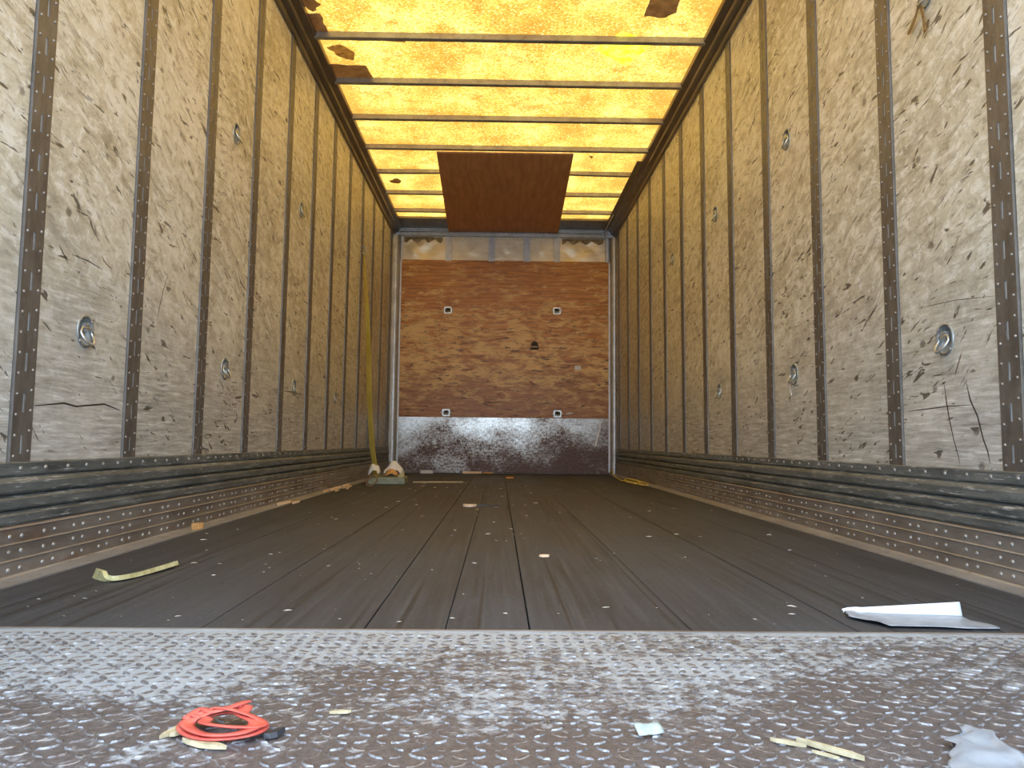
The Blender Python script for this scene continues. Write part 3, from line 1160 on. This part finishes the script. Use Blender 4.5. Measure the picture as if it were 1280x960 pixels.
fc.box(-1.16, 1.16, 8.62, YB, 2.664, 2.690, ch=0.004)
fc.build('front_roof_cap', 'top_rail', roof)
cs = MB()
cs.box(1.075, 1.125, 6.72, 8.62, 2.652, 2.664, ch=0.003)
cs.build('cover_strip', 'top_rail', roof)
cd = MB()
cd.tube([(1.095, 8.30, 2.640), (1.095, 8.60, 2.645), (1.095, 8.93, 2.640), (1.095, 8.965, 2.632), (1.095, 8.97, 2.55)], 0.007, 8)
cd.build('conduit', 'bright_alu', roof, True)

# plywood sheet fixed under the bows
sh = MB()
n = 6
ys_ = [6.535 + (8.985 - 6.535) * k / n for k in range(n + 1)]
v = []
for k, y in enumerate(ys_):
    t = k / n
    xa, xb = -0.565 - 0.050 * t, 0.533 + 0.050 * t
    z = 2.652 - 0.016 * t - 0.006 * math.sin(PI * t)
    v += [(xa, y, z - 0.012), (xb, y, z - 0.012), (xb, y, z), (xa, y, z)]
f = [(k * 4 + i, k * 4 + (i + 1) % 4, k * 4 + 4 + (i + 1) % 4, k * 4 + 4 + i) for k in range(n) for i in range(4)]
sh.add(v, f + [(3, 2, 1, 0), tuple(range(4 * n, 4 * n + 4))])
sheet = sh.build('plywood_sheet', 'rust_ply', None, label='red-brown plywood sheet screwed under the glowing roof bows', cat='plywood sheet')
for yy in BOWS[10:13]:
    for xx in (-0.48, 0.0, 0.45):
        MB().dome((xx, yy, 2.636 - 0.016 * (yy - 6.535) / 2.45), (0, 0, -1), 0.006, 0.004, 7).build('screw', 'rivet', sheet, True)

# ------------------------------------------------------------------ front bulkhead
bw = MB()
bw.box(-1.23, 1.23, YB + 0.03, YB + 0.09, -0.16, 2.72)
back = bw.build('wall_back', 'skin', label='closed front bulkhead with orange plywood over a steel kick plate', cat='wall', kind='structure')
MB().box(-1.165, 1.145, YB - 0.012, YB + 0.010, 0.598, 2.312, ch=0.002).build('plywood_facing', 'bulk_ply', back, label='orange-brown worn plywood facing')
MB().box(-1.150, 1.160, YB - 0.016, YB + 0.008, 0.004, 0.598, ch=0.002).build('kick_plate', 'bulk_plate', back, label='rubbed steel kick plate')
hd = MB()
hd.extrude([(YB + 0.03, 2.572), (YB - 0.030, 2.572), (YB - 0.034, 2.580), (YB - 0.034, 2.612), (YB - 0.024, 2.622), (YB - 0.024, 2.660), (YB + 0.03, 2.660)], 'x', -1.15, 1.14)
hd.build('header_rail', 'alu', back)
mull = [-0.612, -0.140, 0.243, 0.573]
for x in mull:
    MB().box(x - 0.034, x + 0.034, YB - 0.016, YB + 0.012, 2.30, 2.575, ch=0.004).build('mullion', 'alu', back)
lims = [-1.125] + mull + [1.105]
for i in range(5):
    a = lims[i] + (0.034 if i else 0)
    b = lims[i + 1] - (0.034 if i < 4 else 0)
    mb = MB()
    nx_, nz_ = 14, 8
    rr = random.Random(i + 40)
    ph = [rr.uniform(0, 6) for _ in range(3)]
    v = []
    for kz in range(nz_ + 1):
        for kx in range(nx_ + 1):
            u, w = kx / nx_, kz / nz_
            e = min(u, 1 - u, w, 1 - w) * 4
            amp = 0.010 if i in (0, 4) else 0.003
            dy = amp * min(1, e) * (math.sin(9 * u + ph[0]) * math.sin(7 * w + ph[1]) + 0.5 * math.sin(23 * u * (0.4 + w) + ph[2]))
            v.append((a + (b - a) * u, YB + 0.008 + dy, 2.30 + 0.275 * w))
    q = nx_ + 1
    mb.add(v, [(k * q + j, k * q + j + 1, (k + 1) * q + j + 1, (k + 1) * q + j) for k in range(nz_) for j in range(nx_)])
    pn = mb.build('metal_panel', 'foil', back, True)
    for kx in range(7):
        MB().dome((a + (b - a) * (kx + 0.5) / 7, YB + 0.004, 2.556), (0, -1, 0), 0.005, 0.004, 7).build('rivet', 'rivet', pn, True)
# torn lining hanging along the top of the outermost panels
for x0, x1, sd in ((-1.10, -0.68, 1), (0.63, 1.08, 2)):
    rr = random.Random(sd)
    mb = MB()
    nk = 16
    v = []
    for k in range(nk + 1):
        x = x0 + (x1 - x0) * k / nk
        drop = 0.045 + 0.018 * math.sin(k * 1.3 + sd) + rr.uniform(-0.008, 0.008)
        for w, oy in ((0, 0.0), (0.5, -0.012), (1.0, -0.004)):
            v.append((x, YB + 0.002 + oy, 2.566 - drop * w))
    mb.add(v, [(k * 3 + j, k * 3 + j + 1, k * 3 + 4 + j, k * 3 + 3 + j) for k in range(nk) for j in range(2)])
    mb.build('torn_lining', 'patch_pale', back)
# corner posts: rounded grey post and bright edge strip
for s, xin in ((-1, -1.128), (1, 1.146)):
    xo = s * 1.222
    pr = [(xo, YB + 0.02), (xo, YB - 0.075), (xo - s * 0.012, YB - 0.080)]
    for k in range(7):
        a = PI / 2 * k / 6
        pr.append((xin + s * (0.055 - 0.050 * math.sin(a)), YB - 0.015 - 0.055 * math.cos(a)))
    pr += [(xin + s * 0.005, YB + 0.02)]
    mb = MB().extrude(pr, 'z', 0.0, 2.575)
    mb.build('corner_post', 'alu', back)
    MB().box(min(xin, xin - s * 0.0) - 0.028 + (0.02 if s > 0 else 0.0), max(xin, xin) + 0.008 + (0.02 if s > 0 else 0.0), YB - 0.030, YB - 0.017, 0.02, 2.30, ch=0.003).build('corner_strip', 'bright_alu', back)
    MB().box(s * 1.12 - 0.010, s * 1.12 + 0.010, YB - 0.024, YB - 0.010, 2.30, 2.572, ch=0.003).build('corner_bead', 'bright_alu', back)

# the four rope fittings on the plywood facing
def make_fitting():
    pl = MB()
    pr = []
    for cx0, cz0, a0 in ((0.030, 0.026, 0), (-0.030, 0.026, 1), (-0.030, -0.026, 2), (0.030, -0.026, 3)):
        for k in range(4):
            a = (a0 + k / 3) * PI / 2
            pr.append((cx0 + 0.014 * math.cos(a), cz0 + 0.014 * math.sin(a)))
    pl.v = []
    n_ = len(pr)
    v = [(x, 0, z) for x, z in pr] + [(x * 0.96, -0.006, z * 0.95) for x, z in pr] + [(x * 0.66, -0.006, z * 0.62) for x, z in pr] + [(x * 0.58, 0.0, z * 0.54) for x, z in pr]
    f = []
    for k in range(3):
        for i in range(n_):
            j = (i + 1) % n_
            f.append((k * n_ + i, k * n_ + j, (k + 1) * n_ + j, (k + 1) * n_ + i))
    f.append(tuple(range(3 * n_, 4 * n_)))
    pl.add(v, f)
    lp = MB()
    pts = [(-0.015, -0.004, 0.014), (-0.015, -0.012, 0.0)]
    for k in range(7):
        a = PI + PI * k / 6
        pts.append((0.015 * math.cos(a), -0.016, -0.004 + 0.015 * math.sin(a)))
    pts += [(0.015, -0.012, 0.0), (0.015, -0.004, 0.014)]
    lp.tube(pts, 0.005, 7)
    ears = []
    for s in (-1, 1):
        e_ = MB()
        e_.dome((s * 0.052, 0, 0), (0, -1, 0), 0.011, 0.007, 8)
        ears.append(e_.mesh('bolt', 'fitting', True))
    return pl.mesh('fitting_plate', 'fitting'), lp.mesh('loop', 'ring', True), ears


FP, FLP, FE = make_fitting()
for x, z, lab in ((-0.609, 1.758, 'zinc rope fitting high on the bulkhead plywood, nearer the yellow strap'), (0.576, 1.764, 'zinc rope fitting high on the bulkhead plywood, above the white sticker'),
                  (-0.612, 0.645, 'zinc rope fitting just above the kick plate, nearer the yellow strap'), (0.588, 0.645, 'zinc rope fitting just above the kick plate, beside a bare pale patch')):
    e = link('rope_fitting', None, None, lab, 'fitting', 'high bulkhead fittings' if z > 1 else 'low bulkhead fittings', loc=(x, YB - 0.012, z))
    link('fitting_plate', FP, e)
    link('loop', FLP, e)
    for q in FE:
        link('bolt', q, e)
# empty bolt-down pocket and sticker on the facing
pk = MB()
pk.add([(x, YB - 0.0135, z) for x, z in ((0.285, 1.335), (0.385, 1.335), (0.365, 1.425), (0.305, 1.425))], [(0, 1, 2, 3)])
pk.build('fitting_hole', 'crack', back)
MB().tube([(0.295, YB - 0.018, 1.345), (0.30, YB - 0.018, 1.40), (0.315, YB - 0.018, 1.42), (0.355, YB - 0.018, 1.42), (0.370, YB - 0.018, 1.40), (0.375, YB - 0.018, 1.345)], 0.006, 6).build('hole_rim', 'dark_tape', back)
MB().box(0.30, 0.37, YB - 0.017, YB - 0.013, 1.362, 1.376).build('wood_shred', 'pale_wood', back)
MB().box(0.772, 0.838, YB - 0.0145, YB - 0.012, 1.122, 1.168).build('sticker', 'sticker', None, label='small blank white sticker on the orange bulkhead plywood', cat='sticker')
tc = MB()
tc.add([(x, YB - 0.0138, z) for x, z in ((0.665, 0.636), (0.72, 0.640), (0.765, 0.652), (0.74, 0.664), (0.70, 0.660))], [(0, 1, 2, 3, 4)])
tc.build('bare_patch', 'splinter', back)
wd = MB()
wd.add([(x, YB - 0.0172, z) for x, z in ((1.035, 0.57), (1.06, 0.56), (1.052, 0.48), (1.03, 0.40), (1.006, 0.30), (0.99, 0.305), (1.012, 0.42), (1.034, 0.49))], [(0, 1, 2, 7), (7, 2, 3, 6), (6, 3, 4, 5)])
wd.build('white_scrape', 'sticker', back)

# ------------------------------------------------------------------ hanging yellow strap with its hook
hk = link('cargo_strap', None, None, 'long yellow webbing strap hanging down the side wall to the papers', 'strap')
sp_ = smooth_pts([(-1.192, 6.93, 1.905), (-1.172, 6.91, 1.68), (-1.150, 6.90, 1.44), (-1.128, 6.90, 1.05), (-1.110, 6.90, 0.67), (-1.085, 6.90, 0.34), (-1.046, 6.89, 0.10), (-1.02, 6.86, 0.055)], 6)
nW = len(sp_)
ribbon(sp_, [0.018 + 0.040 * min(1, max(0, (k - 2) / 14)) for k in range(nW)], 0.004, (0.75, -0.66, 0)).build('webbing', 'yellow_web', hk)
MB().tube(smooth_pts([(-1.204, 6.955, 1.955), (-1.185, 6.95, 1.965), (-1.178, 6.94, 1.925), (-1.190, 6.93, 1.895), (-1.203, 6.94, 1.91)], 5), 0.009, 7).build('hook', 'pan', hk, True)

# ------------------------------------------------------------------ crumpled sheets
def sheet_from(fn, nu, nv, th, name, mat, **kw):
    """thin crumpled sheet: fn(u,v) -> point; gets a thickness th"""
    mb = MB()
    top = [Vector(fn(i / nu, j / nv)) for j in range(nv + 1) for i in range(nu + 1)]
    q = nu + 1
    f = [(j * q + i, j * q + i + 1, (j + 1) * q + i + 1, (j + 1) * q + i) for j in range(nv) for i in range(nu)]
    mb.add(top, f)
    o = mb.build(name, mat, kw.pop('parent', None), True, **kw)
    md = o.modifiers.new('thickness', 'SOLIDIFY')
    md.thickness = th
    md.offset = 0
    return o


def hash2(i, j, sd):
    return random.Random((i * 73856093) ^ (j * 19349663) ^ sd).uniform(-1, 1)


def vnoise(u, v, sd):
    i, j = math.floor(u), math.floor(v)
    a, b = u - i, v - j
    a, b = a * a * (3 - 2 * a), b * b * (3 - 2 * b)
    return (hash2(i, j, sd) * (1 - a) + hash2(i + 1, j, sd) * a) * (1 - b) + (hash2(i, j + 1, sd) * (1 - a) + hash2(i + 1, j + 1, sd) * a) * b


def folded(u, v):
    # v 0..0.5 lies on the floor, 0.5..1 is the flap standing up, taller towards one end
    ax, ay = 0.640 + 0.016 * math.sin(u * 0), 1.690
    fx, fy = 0.650 + 0.222 * u, 1.690 - 0.030 * u
    if v <= 0.5:
        t = v / 0.5
        gx, gy = 0.640 + 0.216 * u, 1.560 + 0.006 * math.sin(u * 5) + 0.42 * max(0, 0.20 - u)
        x, y = gx + (fx - gx) * t + 0.030 * u ** 3 * math.sin(PI * min(1, 0.35 + t)) , gy + (fy - gy) * t
        z = 0.0025 + 0.004 * max(0, 1 - u * 3) * (1 + vnoise(u * 14, v * 9, 4)) + 0.0012 * (1 + vnoise(u * 5, v * 4, 9))
    else:
        t = (v - 0.5) / 0.5
        h = 0.008 + 0.020 * u
        x, y = fx - 0.003 * t, fy + 0.004 * t
        z = 0.003 + h * t + 0.003 * max(0, 1 - u * 4) * vnoise(u * 16, v * 8, 8)
    return (x, y, z)


fp = link('folded_paper', None, None, 'folded white paper sheet lying on the dark plank floor', 'paper')
sheet_from(lambda u, v: folded(u, 0.5 * v), 44, 10, 0.0006, 'flat_fold', 'film', parent=fp)  # flat part of the white sheet; its dimmer light put into the grey
sheet_from(lambda u, v: folded(u, 0.5001 + 0.4999 * v), 44, 6, 0.0006, 'standing_flap', 'white_paper', parent=fp)


def film(u, v):
    # ragged kite shape with a torn tongue
    lx = 0.436 + 0.025 * v + 0.012 * vnoise(2, v * 7, 3)
    rx = 0.506 + 0.028 * v + 0.008 * vnoise(5, v * 6, 6) - 0.010 * v * v
    if v < 0.35:
        lx -= 0.014 * (1 - abs(v - 0.2) / 0.2) if abs(v - 0.2) < 0.2 else 0
    if v > 0.45:
        lx += 0.075 * (v - 0.45)
    y = 0.865 + 0.143 * v + 0.006 * math.sin(u * 6)
    x = lx + (rx - lx) * u
    return (x, y, 0.0030 + 0.0035 * (1 + vnoise(u * 4 + 3, v * 5, 12)) + 0.003 * (u > 0.9))


sheet_from(film, 16, 22, 0.0004, 'plastic_film', 'film', label='torn grey plastic film lying on the tread plate', cat='plastic')


def chipf(u, v):
    x, y = 0.122 + 0.032 * u - 0.004 * v, 0.984 + 0.016 * v + 0.014 * u
    return (x, y, 0.002 + 0.009 * v * (1 - 0.4 * u) + 0.001 * vnoise(u * 5, v * 5, 2))


sheet_from(chipf, 8, 6, 0.0015, 'plastic_scrap', 'plastic_chip', label='small pale green plastic scrap on the tread plate', cat='scrap')

# ------------------------------------------------------------------ red strap tangle
rd = link('strap_tangle', None, None, 'tangle of red plastic strapping on the tread plate', 'strapping', loc=(-0.358, 0.994, 0))
loops = [([(-0.048, 0.018, 0.006), (-0.015, 0.042, 0.010), (0.020, 0.034, 0.012), (0.050, 0.006, 0.008), (0.040, -0.022, 0.005), (0.000, -0.034, 0.004), (-0.035, -0.016, 0.004)], 0.0100),
         ([(-0.044, 0.004, 0.010), (-0.020, 0.030, 0.016), (0.016, 0.048, 0.018), (0.018, 0.026, 0.014), (0.046, -0.002, 0.012), (0.030, -0.030, 0.009), (-0.010, -0.030, 0.008)], 0.0095),
         ([(-0.040, 0.022, 0.014), (-0.022, 0.014, 0.013), (-0.018, -0.006, 0.013), (0.020, -0.022, 0.014), (0.050, -0.010, 0.011), (0.048, 0.008, 0.013), (0.012, 0.020, 0.020), (-0.020, 0.036, 0.018)], 0.0075)]
for pts, r in loops:
    pts = [(q[0] * 0.90, q[1] * 0.90, q[2]) for q in pts]
    MB().tube(smooth_pts(pts, 6, True), r, 8, closed=True, flat=0.22, upv=(0.1, 0.25, 1)).build('strap_loop', 'red', rd, True)
MB().tube(smooth_pts([(-0.046, 0.012, 0.012), (-0.034, 0.030, 0.018), (-0.014, 0.020, 0.018), (0.012, 0.040, 0.022), (0.016, 0.052, 0.020)], 5), 0.005, 8, flat=0.3).build('loose_tail', 'red', rd, True)


def sliver(name, a, b, w, th, mat, label, cat, z=0.0, group=None, seed=0):
    """pointed splinter from a to b lying at height z"""
    rr = random.Random(seed)
    a, b = Vector((*a, z + th / 2)), Vector((*b, z + th / 2))
    d = b - a
    n_ = Vector((-d.y, d.x, 0)).normalized()
    mb = MB()
    v = []
    for t, k in ((0, 0.15), (0.18, 0.8), (0.5, 1.0), (0.82, 0.75), (1, 0.1)):
        c = a + d * t + n_ * rr.uniform(-0.12, 0.12) * w
        kk = k * rr.uniform(0.85, 1.15)
        v += [c - n_ * w * kk / 2 - Vector((0, 0, th / 2)), c + n_ * w * kk / 2 - Vector((0, 0, th / 2)), c + n_ * w * kk * 0.35 + Vector((0, 0, th / 2)), c - n_ * w * kk * 0.35 + Vector((0, 0, th / 2))]
    f = [(i * 4 + k, i * 4 + (k + 1) % 4, i * 4 + 4 + (k + 1) % 4, i * 4 + 4 + k) for i in range(4) for k in range(4)]
    mb.add(v, f + [(3, 2, 1, 0), (16, 17, 18, 19)])
    return mb.build(name, mat, None, label=label, cat=cat, group=group)


sliver('wood_sliver', (0.300, 0.976), (0.353, 0.919), 0.009, 0.005, 'pale_wood', 'longest pale wood sliver, between two thinner ones on the tread plate', 'wood sliver', seed=1)
sliver('wood_sliver', (0.270, 0.978), (0.304, 0.957), 0.006, 0.004, 'pale_wood', 'whitish wood sliver at the pointed end of a longer sliver', 'wood sliver', seed=2)
sliver('wood_sliver', (0.305, 0.943), (0.327, 0.922), 0.005, 0.003, 'pale_wood', 'short wood sliver lying alongside a longer one near plastic film', 'wood sliver', seed=3)
sliver('wood_chip', (-0.420, 0.975), (-0.405, 1.028), 0.012, 0.004, 'pale_wood', 'long yellowish wood chip beside the red strapping', 'wood chip', seed=4)
sliver('wood_chip', (-0.411, 0.982), (-0.399, 1.000), 0.009, 0.004, 'pale_wood', 'stubby yellowish wood chip beside the red strapping', 'wood chip', seed=5)
sliver('wood_chip', (-0.392, 0.968), (-0.335, 0.945), 0.014, 0.004, 'pale_wood', 'yellowish wood chip sticking out under the red strapping', 'wood chip', seed=6)
sliver('wood_chip', (-0.248, 1.066), (-0.222, 1.072), 0.010, 0.003, 'pale_wood', 'flat pale wood chip lying alone on the tread plate', 'wood chip', seed=7)
sliver('plastic_shard', (-0.305, 0.978), (-0.285, 0.998), 0.014, 0.006, 'black_plastic', 'black plastic shard beside the red strapping', 'plastic', seed=8)

# ------------------------------------------------------------------ khaki slat with a bent end
sb = smooth_pts([(-1.012, 2.070, 0.010), (-0.990, 2.045, 0.010), (-0.955, 2.012, 0.008), (-0.932, 2.020, 0.008), (-0.912, 2.100, 0.007), (-0.888, 2.245, 0.010)], 5)
ribbon(sb, [0.024] * 8 + [0.019, 0.016] + [0.014] * (len(sb) - 10), 0.011, (0.6, -0.6, 0.18)).build('bent_slat', 'khaki', None, label='khaki yellow bent slat on the dark planks near the base rail', cat='slat')

# ------------------------------------------------------------------ debris heap under the strap
bd = MB()
bd.box(-1.045, -0.765, 6.50, 6.74, 0.001, 0.056, ch=0.006)
bd.build('board', 'green_board', None, label='grey-green board block lying under crumpled papers by the strap', cat='board')


def wad(c, rx, ry, h, sd):
    def fn(u, v):
        a, b = (u - 0.5) * 2, (v - 0.5) * 2
        k = max(0.0, 1 - a * a * 0.6 - b * b * 0.6)
        return (c[0] + rx * a * (1 + 0.15 * vnoise(u * 3, v * 3, sd)), c[1] + ry * b, c[2] + h * (0.25 + 0.75 * k) * (1 + 0.45 * vnoise(u * 5, v * 5, sd + 7)))
    return fn


sheet_from(wad((-1.010, 6.60, 0.057), 0.046, 0.070, 0.085, 21), 9, 9, 0.001, 'crumpled_paper', 'white_paper', label='smaller wad of white paper beside the foot of the yellow strap', cat='paper')
sheet_from(wad((-0.870, 6.665, 0.057), 0.072, 0.065, 0.095, 33), 11, 9, 0.001, 'crumpled_paper', 'white_paper', label='larger open wad of white paper on the grey-green board', cat='paper')
sheet_from(wad((-0.870, 6.545, 0.057), 0.050, 0.032, 0.048, 41), 7, 6, 0.003, 'cardboard_scrap', 'orange_wood', label='orange-brown cardboard scrap in front of the larger paper wad', cat='cardboard')
MB().extrude([(-0.825, 0.058), (-0.775, 0.058), (-0.777, 0.100), (-0.800, 0.088)], 'y', 6.53, 6.60).build('yellow_wedge', 'khaki', None, label='dull yellow wedge at the end of the grey-green board', cat='wedge')
MB().tube([(-0.985 + 0.040 * math.cos(a), 6.28 + 0.022 * math.sin(a), 0.036 + 0.034 * math.sin(a + 0.4)) for a in [2 * PI * k / 20 for k in range(20)]], 0.007, 7, closed=True, flat=1.2).build(
    'tape_ring', 'dark_tape', None, True, label='brown ring of tape on the floor in front of the board', cat='tape')

# ------------------------------------------------------------------ yellow rope
rp = [(1.165, 8.92, 0.012), (1.135, 8.80, 0.055), (1.120, 8.60, 0.050), (1.110, 8.40, 0.012), (1.085, 8.05, 0.007), (1.070, 7.70, 0.006), (1.045, 7.45, 0.007), (1.09, 7.25, 0.007), (1.135, 7.05, 0.012), (1.085, 6.90, 0.010), (1.03, 7.02, 0.014), (1.055, 7.30, 0.018), (1.10, 7.40, 0.018), (1.14, 7.18, 0.020),
      (1.11, 6.82, 0.012), (1.06, 6.80, 0.010), (1.045, 7.12, 0.022), (1.08, 7.36, 0.024), (1.12, 7.00, 0.024), (1.09, 6.72, 0.010), (1.13, 6.60, 0.008), (1.15, 6.74, 0.016), (1.10, 7.10, 0.028)]
MB().tube(smooth_pts(rp, 8), 0.006, 6).build('rope', 'rope', None, True, label='tangled yellow rope on the floor by the bulkhead corner', cat='rope')

# ------------------------------------------------------------------ larger scraps on the planks
hc = MB()
pr = [(0.036 * math.cos(a), 0.05 * math.sin(a)) for a in [PI + PI * k / 10 for k in range(11)]]
hc.extrude(pr, 'z', 0.0, 0.012)
hc.build('half_round_chip', 'cream_wood', None, label='cream half-round wood offcut on the dark planks', cat='wood chip', loc=(-0.190, 4.40, 0.001), rot=(0, 0, 0.05))
sliver('dark_sliver', (-0.15, 4.40), (-0.04, 4.44), 0.014, 0.008, 'black_plastic', 'thin dark sliver beside the cream half-round offcut', 'wood sliver', seed=31)
sliver('wood_chip', (0.080, 2.50), (0.112, 2.506), 0.024, 0.006, 'cream_wood', 'blunt pale chip alone in the middle of the planks', 'wood chip', seed=32)
sliver('wood_chip', (0.03, 7.80), (0.10, 7.84), 0.06, 0.016, 'orange_wood', 'orange-brown wood chip on the planks before the kick plate', 'wood chip', seed=33)
sliver('long_lath', (-0.735, 6.86), (-0.33, 6.93), 0.026, 0.010, 'pale_wood', 'long thin pale lath on the planks near the board', 'lath', seed=34)
sliver('paper_roll', (-0.86, 8.82), (-0.73, 8.85), 0.045, 0.035, 'white_paper', 'small white paper roll against the kick plate', 'paper', seed=35)
sliver('wood_strip', (-0.42, 8.90), (-0.22, 8.92), 0.035, 0.022, 'cream_wood', 'pale broken wood strip along the foot of the kick plate', 'wood strip', seed=36)
sliver('wood_strip', (-0.20, 8.91), (-0.10, 8.93), 0.030, 0.018, 'orange_wood', 'short brown wood strip along the foot of the kick plate', 'wood strip', seed=37)
sliver('wood_chunk', (-1.165, 3.12), (-1.140, 3.17), 0.020, 0.022, 'orange_wood', 'orange wood chunk lying on the flange by the base rail', 'wood chip', z=0.005, seed=38)
for k, (x, y, L_, w) in enumerate([(-1.150, 4.40, 0.22, 0.016), (-1.120, 4.52, 0.15, 0.012), (-1.160, 5.50, 0.20, 0.020), (-1.145, 5.66, 0.16, 0.016), (-1.155, 5.86, 0.22, 0.022), (-1.130, 5.98, 0.14, 0.014),
                                   (-1.160, 6.22, 0.18, 0.020), (-1.110, 5.60, 0.12, 0.012), (-1.09, 5.88, 0.10, 0.014), (-1.115, 6.10, 0.12, 0.012)]):
    an = PI / 2 - 0.08 + 0.05 * (k % 3)
    dx, dy = math.cos(an) * L_ / 2, math.sin(an) * L_ / 2
    sliver('splintered_wood', (x - dx, y - dy), (x + dx, y + dy), w, 0.012, 'cream_wood', 'broken pale wood splinters lying along the base rail of the strap wall', 'wood splinter', z=0.005 if x < -1.135 else 0.001, group='splinters along the base rail', seed=50 + k)

# ------------------------------------------------------------------ scattered tiny splinters, each its own thing
rr = random.Random(17)
protos = []
for k in range(6):
    mb = MB()
    L_ = rr.uniform(0.6, 1.3)
    v = []
    for t, q in ((-0.5, 0.3), (0.0, 1.0), (0.5, 0.2)):
        jx = rr.uniform(-0.05, 0.05)
        v += [(L_ * t, -0.10 * q + jx, 0), (L_ * t, 0.10 * q + jx, 0), (L_ * t, 0.06 * q + jx, 0.10 * q + 0.03), (L_ * t, -0.06 * q + jx, 0.10 * q + 0.03)]
    mb.add(v, [(i * 4 + j, i * 4 + (j + 1) % 4, i * 4 + 4 + (j + 1) % 4, i * 4 + 4 + j) for i in range(2) for j in range(4)] + [(3, 2, 1, 0), (8, 9, 10, 11)])
    protos.append(mb.mesh('splinter', 'splinter'))
n = 0
while n < 230:
    y = PLATE_Y + 0.06 + (7.0 - PLATE_Y) * rr.random() ** 1.45
    lim = min(1.09, y * 0.60)
    x = rr.uniform(-lim, lim)
    if 0.58 < x < 0.92 and 1.50 < y < 1.80 or x < -0.84 and 1.93 < y < 2.3 or (x < -0.7 and 6.2 < y) or (x > 0.95 and y > 6.4):
        continue
    sz = rr.choice((0.005, 0.007, 0.009, 0.012, 0.020)) * (0.6 + 0.13 * y)
    link('splinter', protos[n % 6], None, 'tiny pale splinter scattered on the dark plank floor', 'splinter', 'splinters scattered on the planks', loc=(x, y, 0.0003), rot=(0, 0, rr.gauss(0, 0.7)))
    bpy.context.scene.collection.objects[-1].scale = (sz, sz * rr.uniform(0.8, 1.3), sz * 0.7)
    n += 1
n = 0
while n < 26:
    y = rr.uniform(0.86, 1.45)
    x = rr.uniform(-0.6 * y, 0.6 * y)
    if (-0.43 < x < -0.28 and y < 1.06) or (x > 0.25 and y < 1.03):
        continue
    sz = rr.choice((0.004, 0.006, 0.009))
    link('splinter', protos[n % 6], None, 'tiny pale splinter caught among the tread plate lugs', 'splinter', 'splinters on the tread plate', loc=(x, y, -0.0016), rot=(0, 0, rr.uniform(0, PI)))
    bpy.context.scene.collection.objects[-1].scale = (sz, sz, sz)
    n += 1
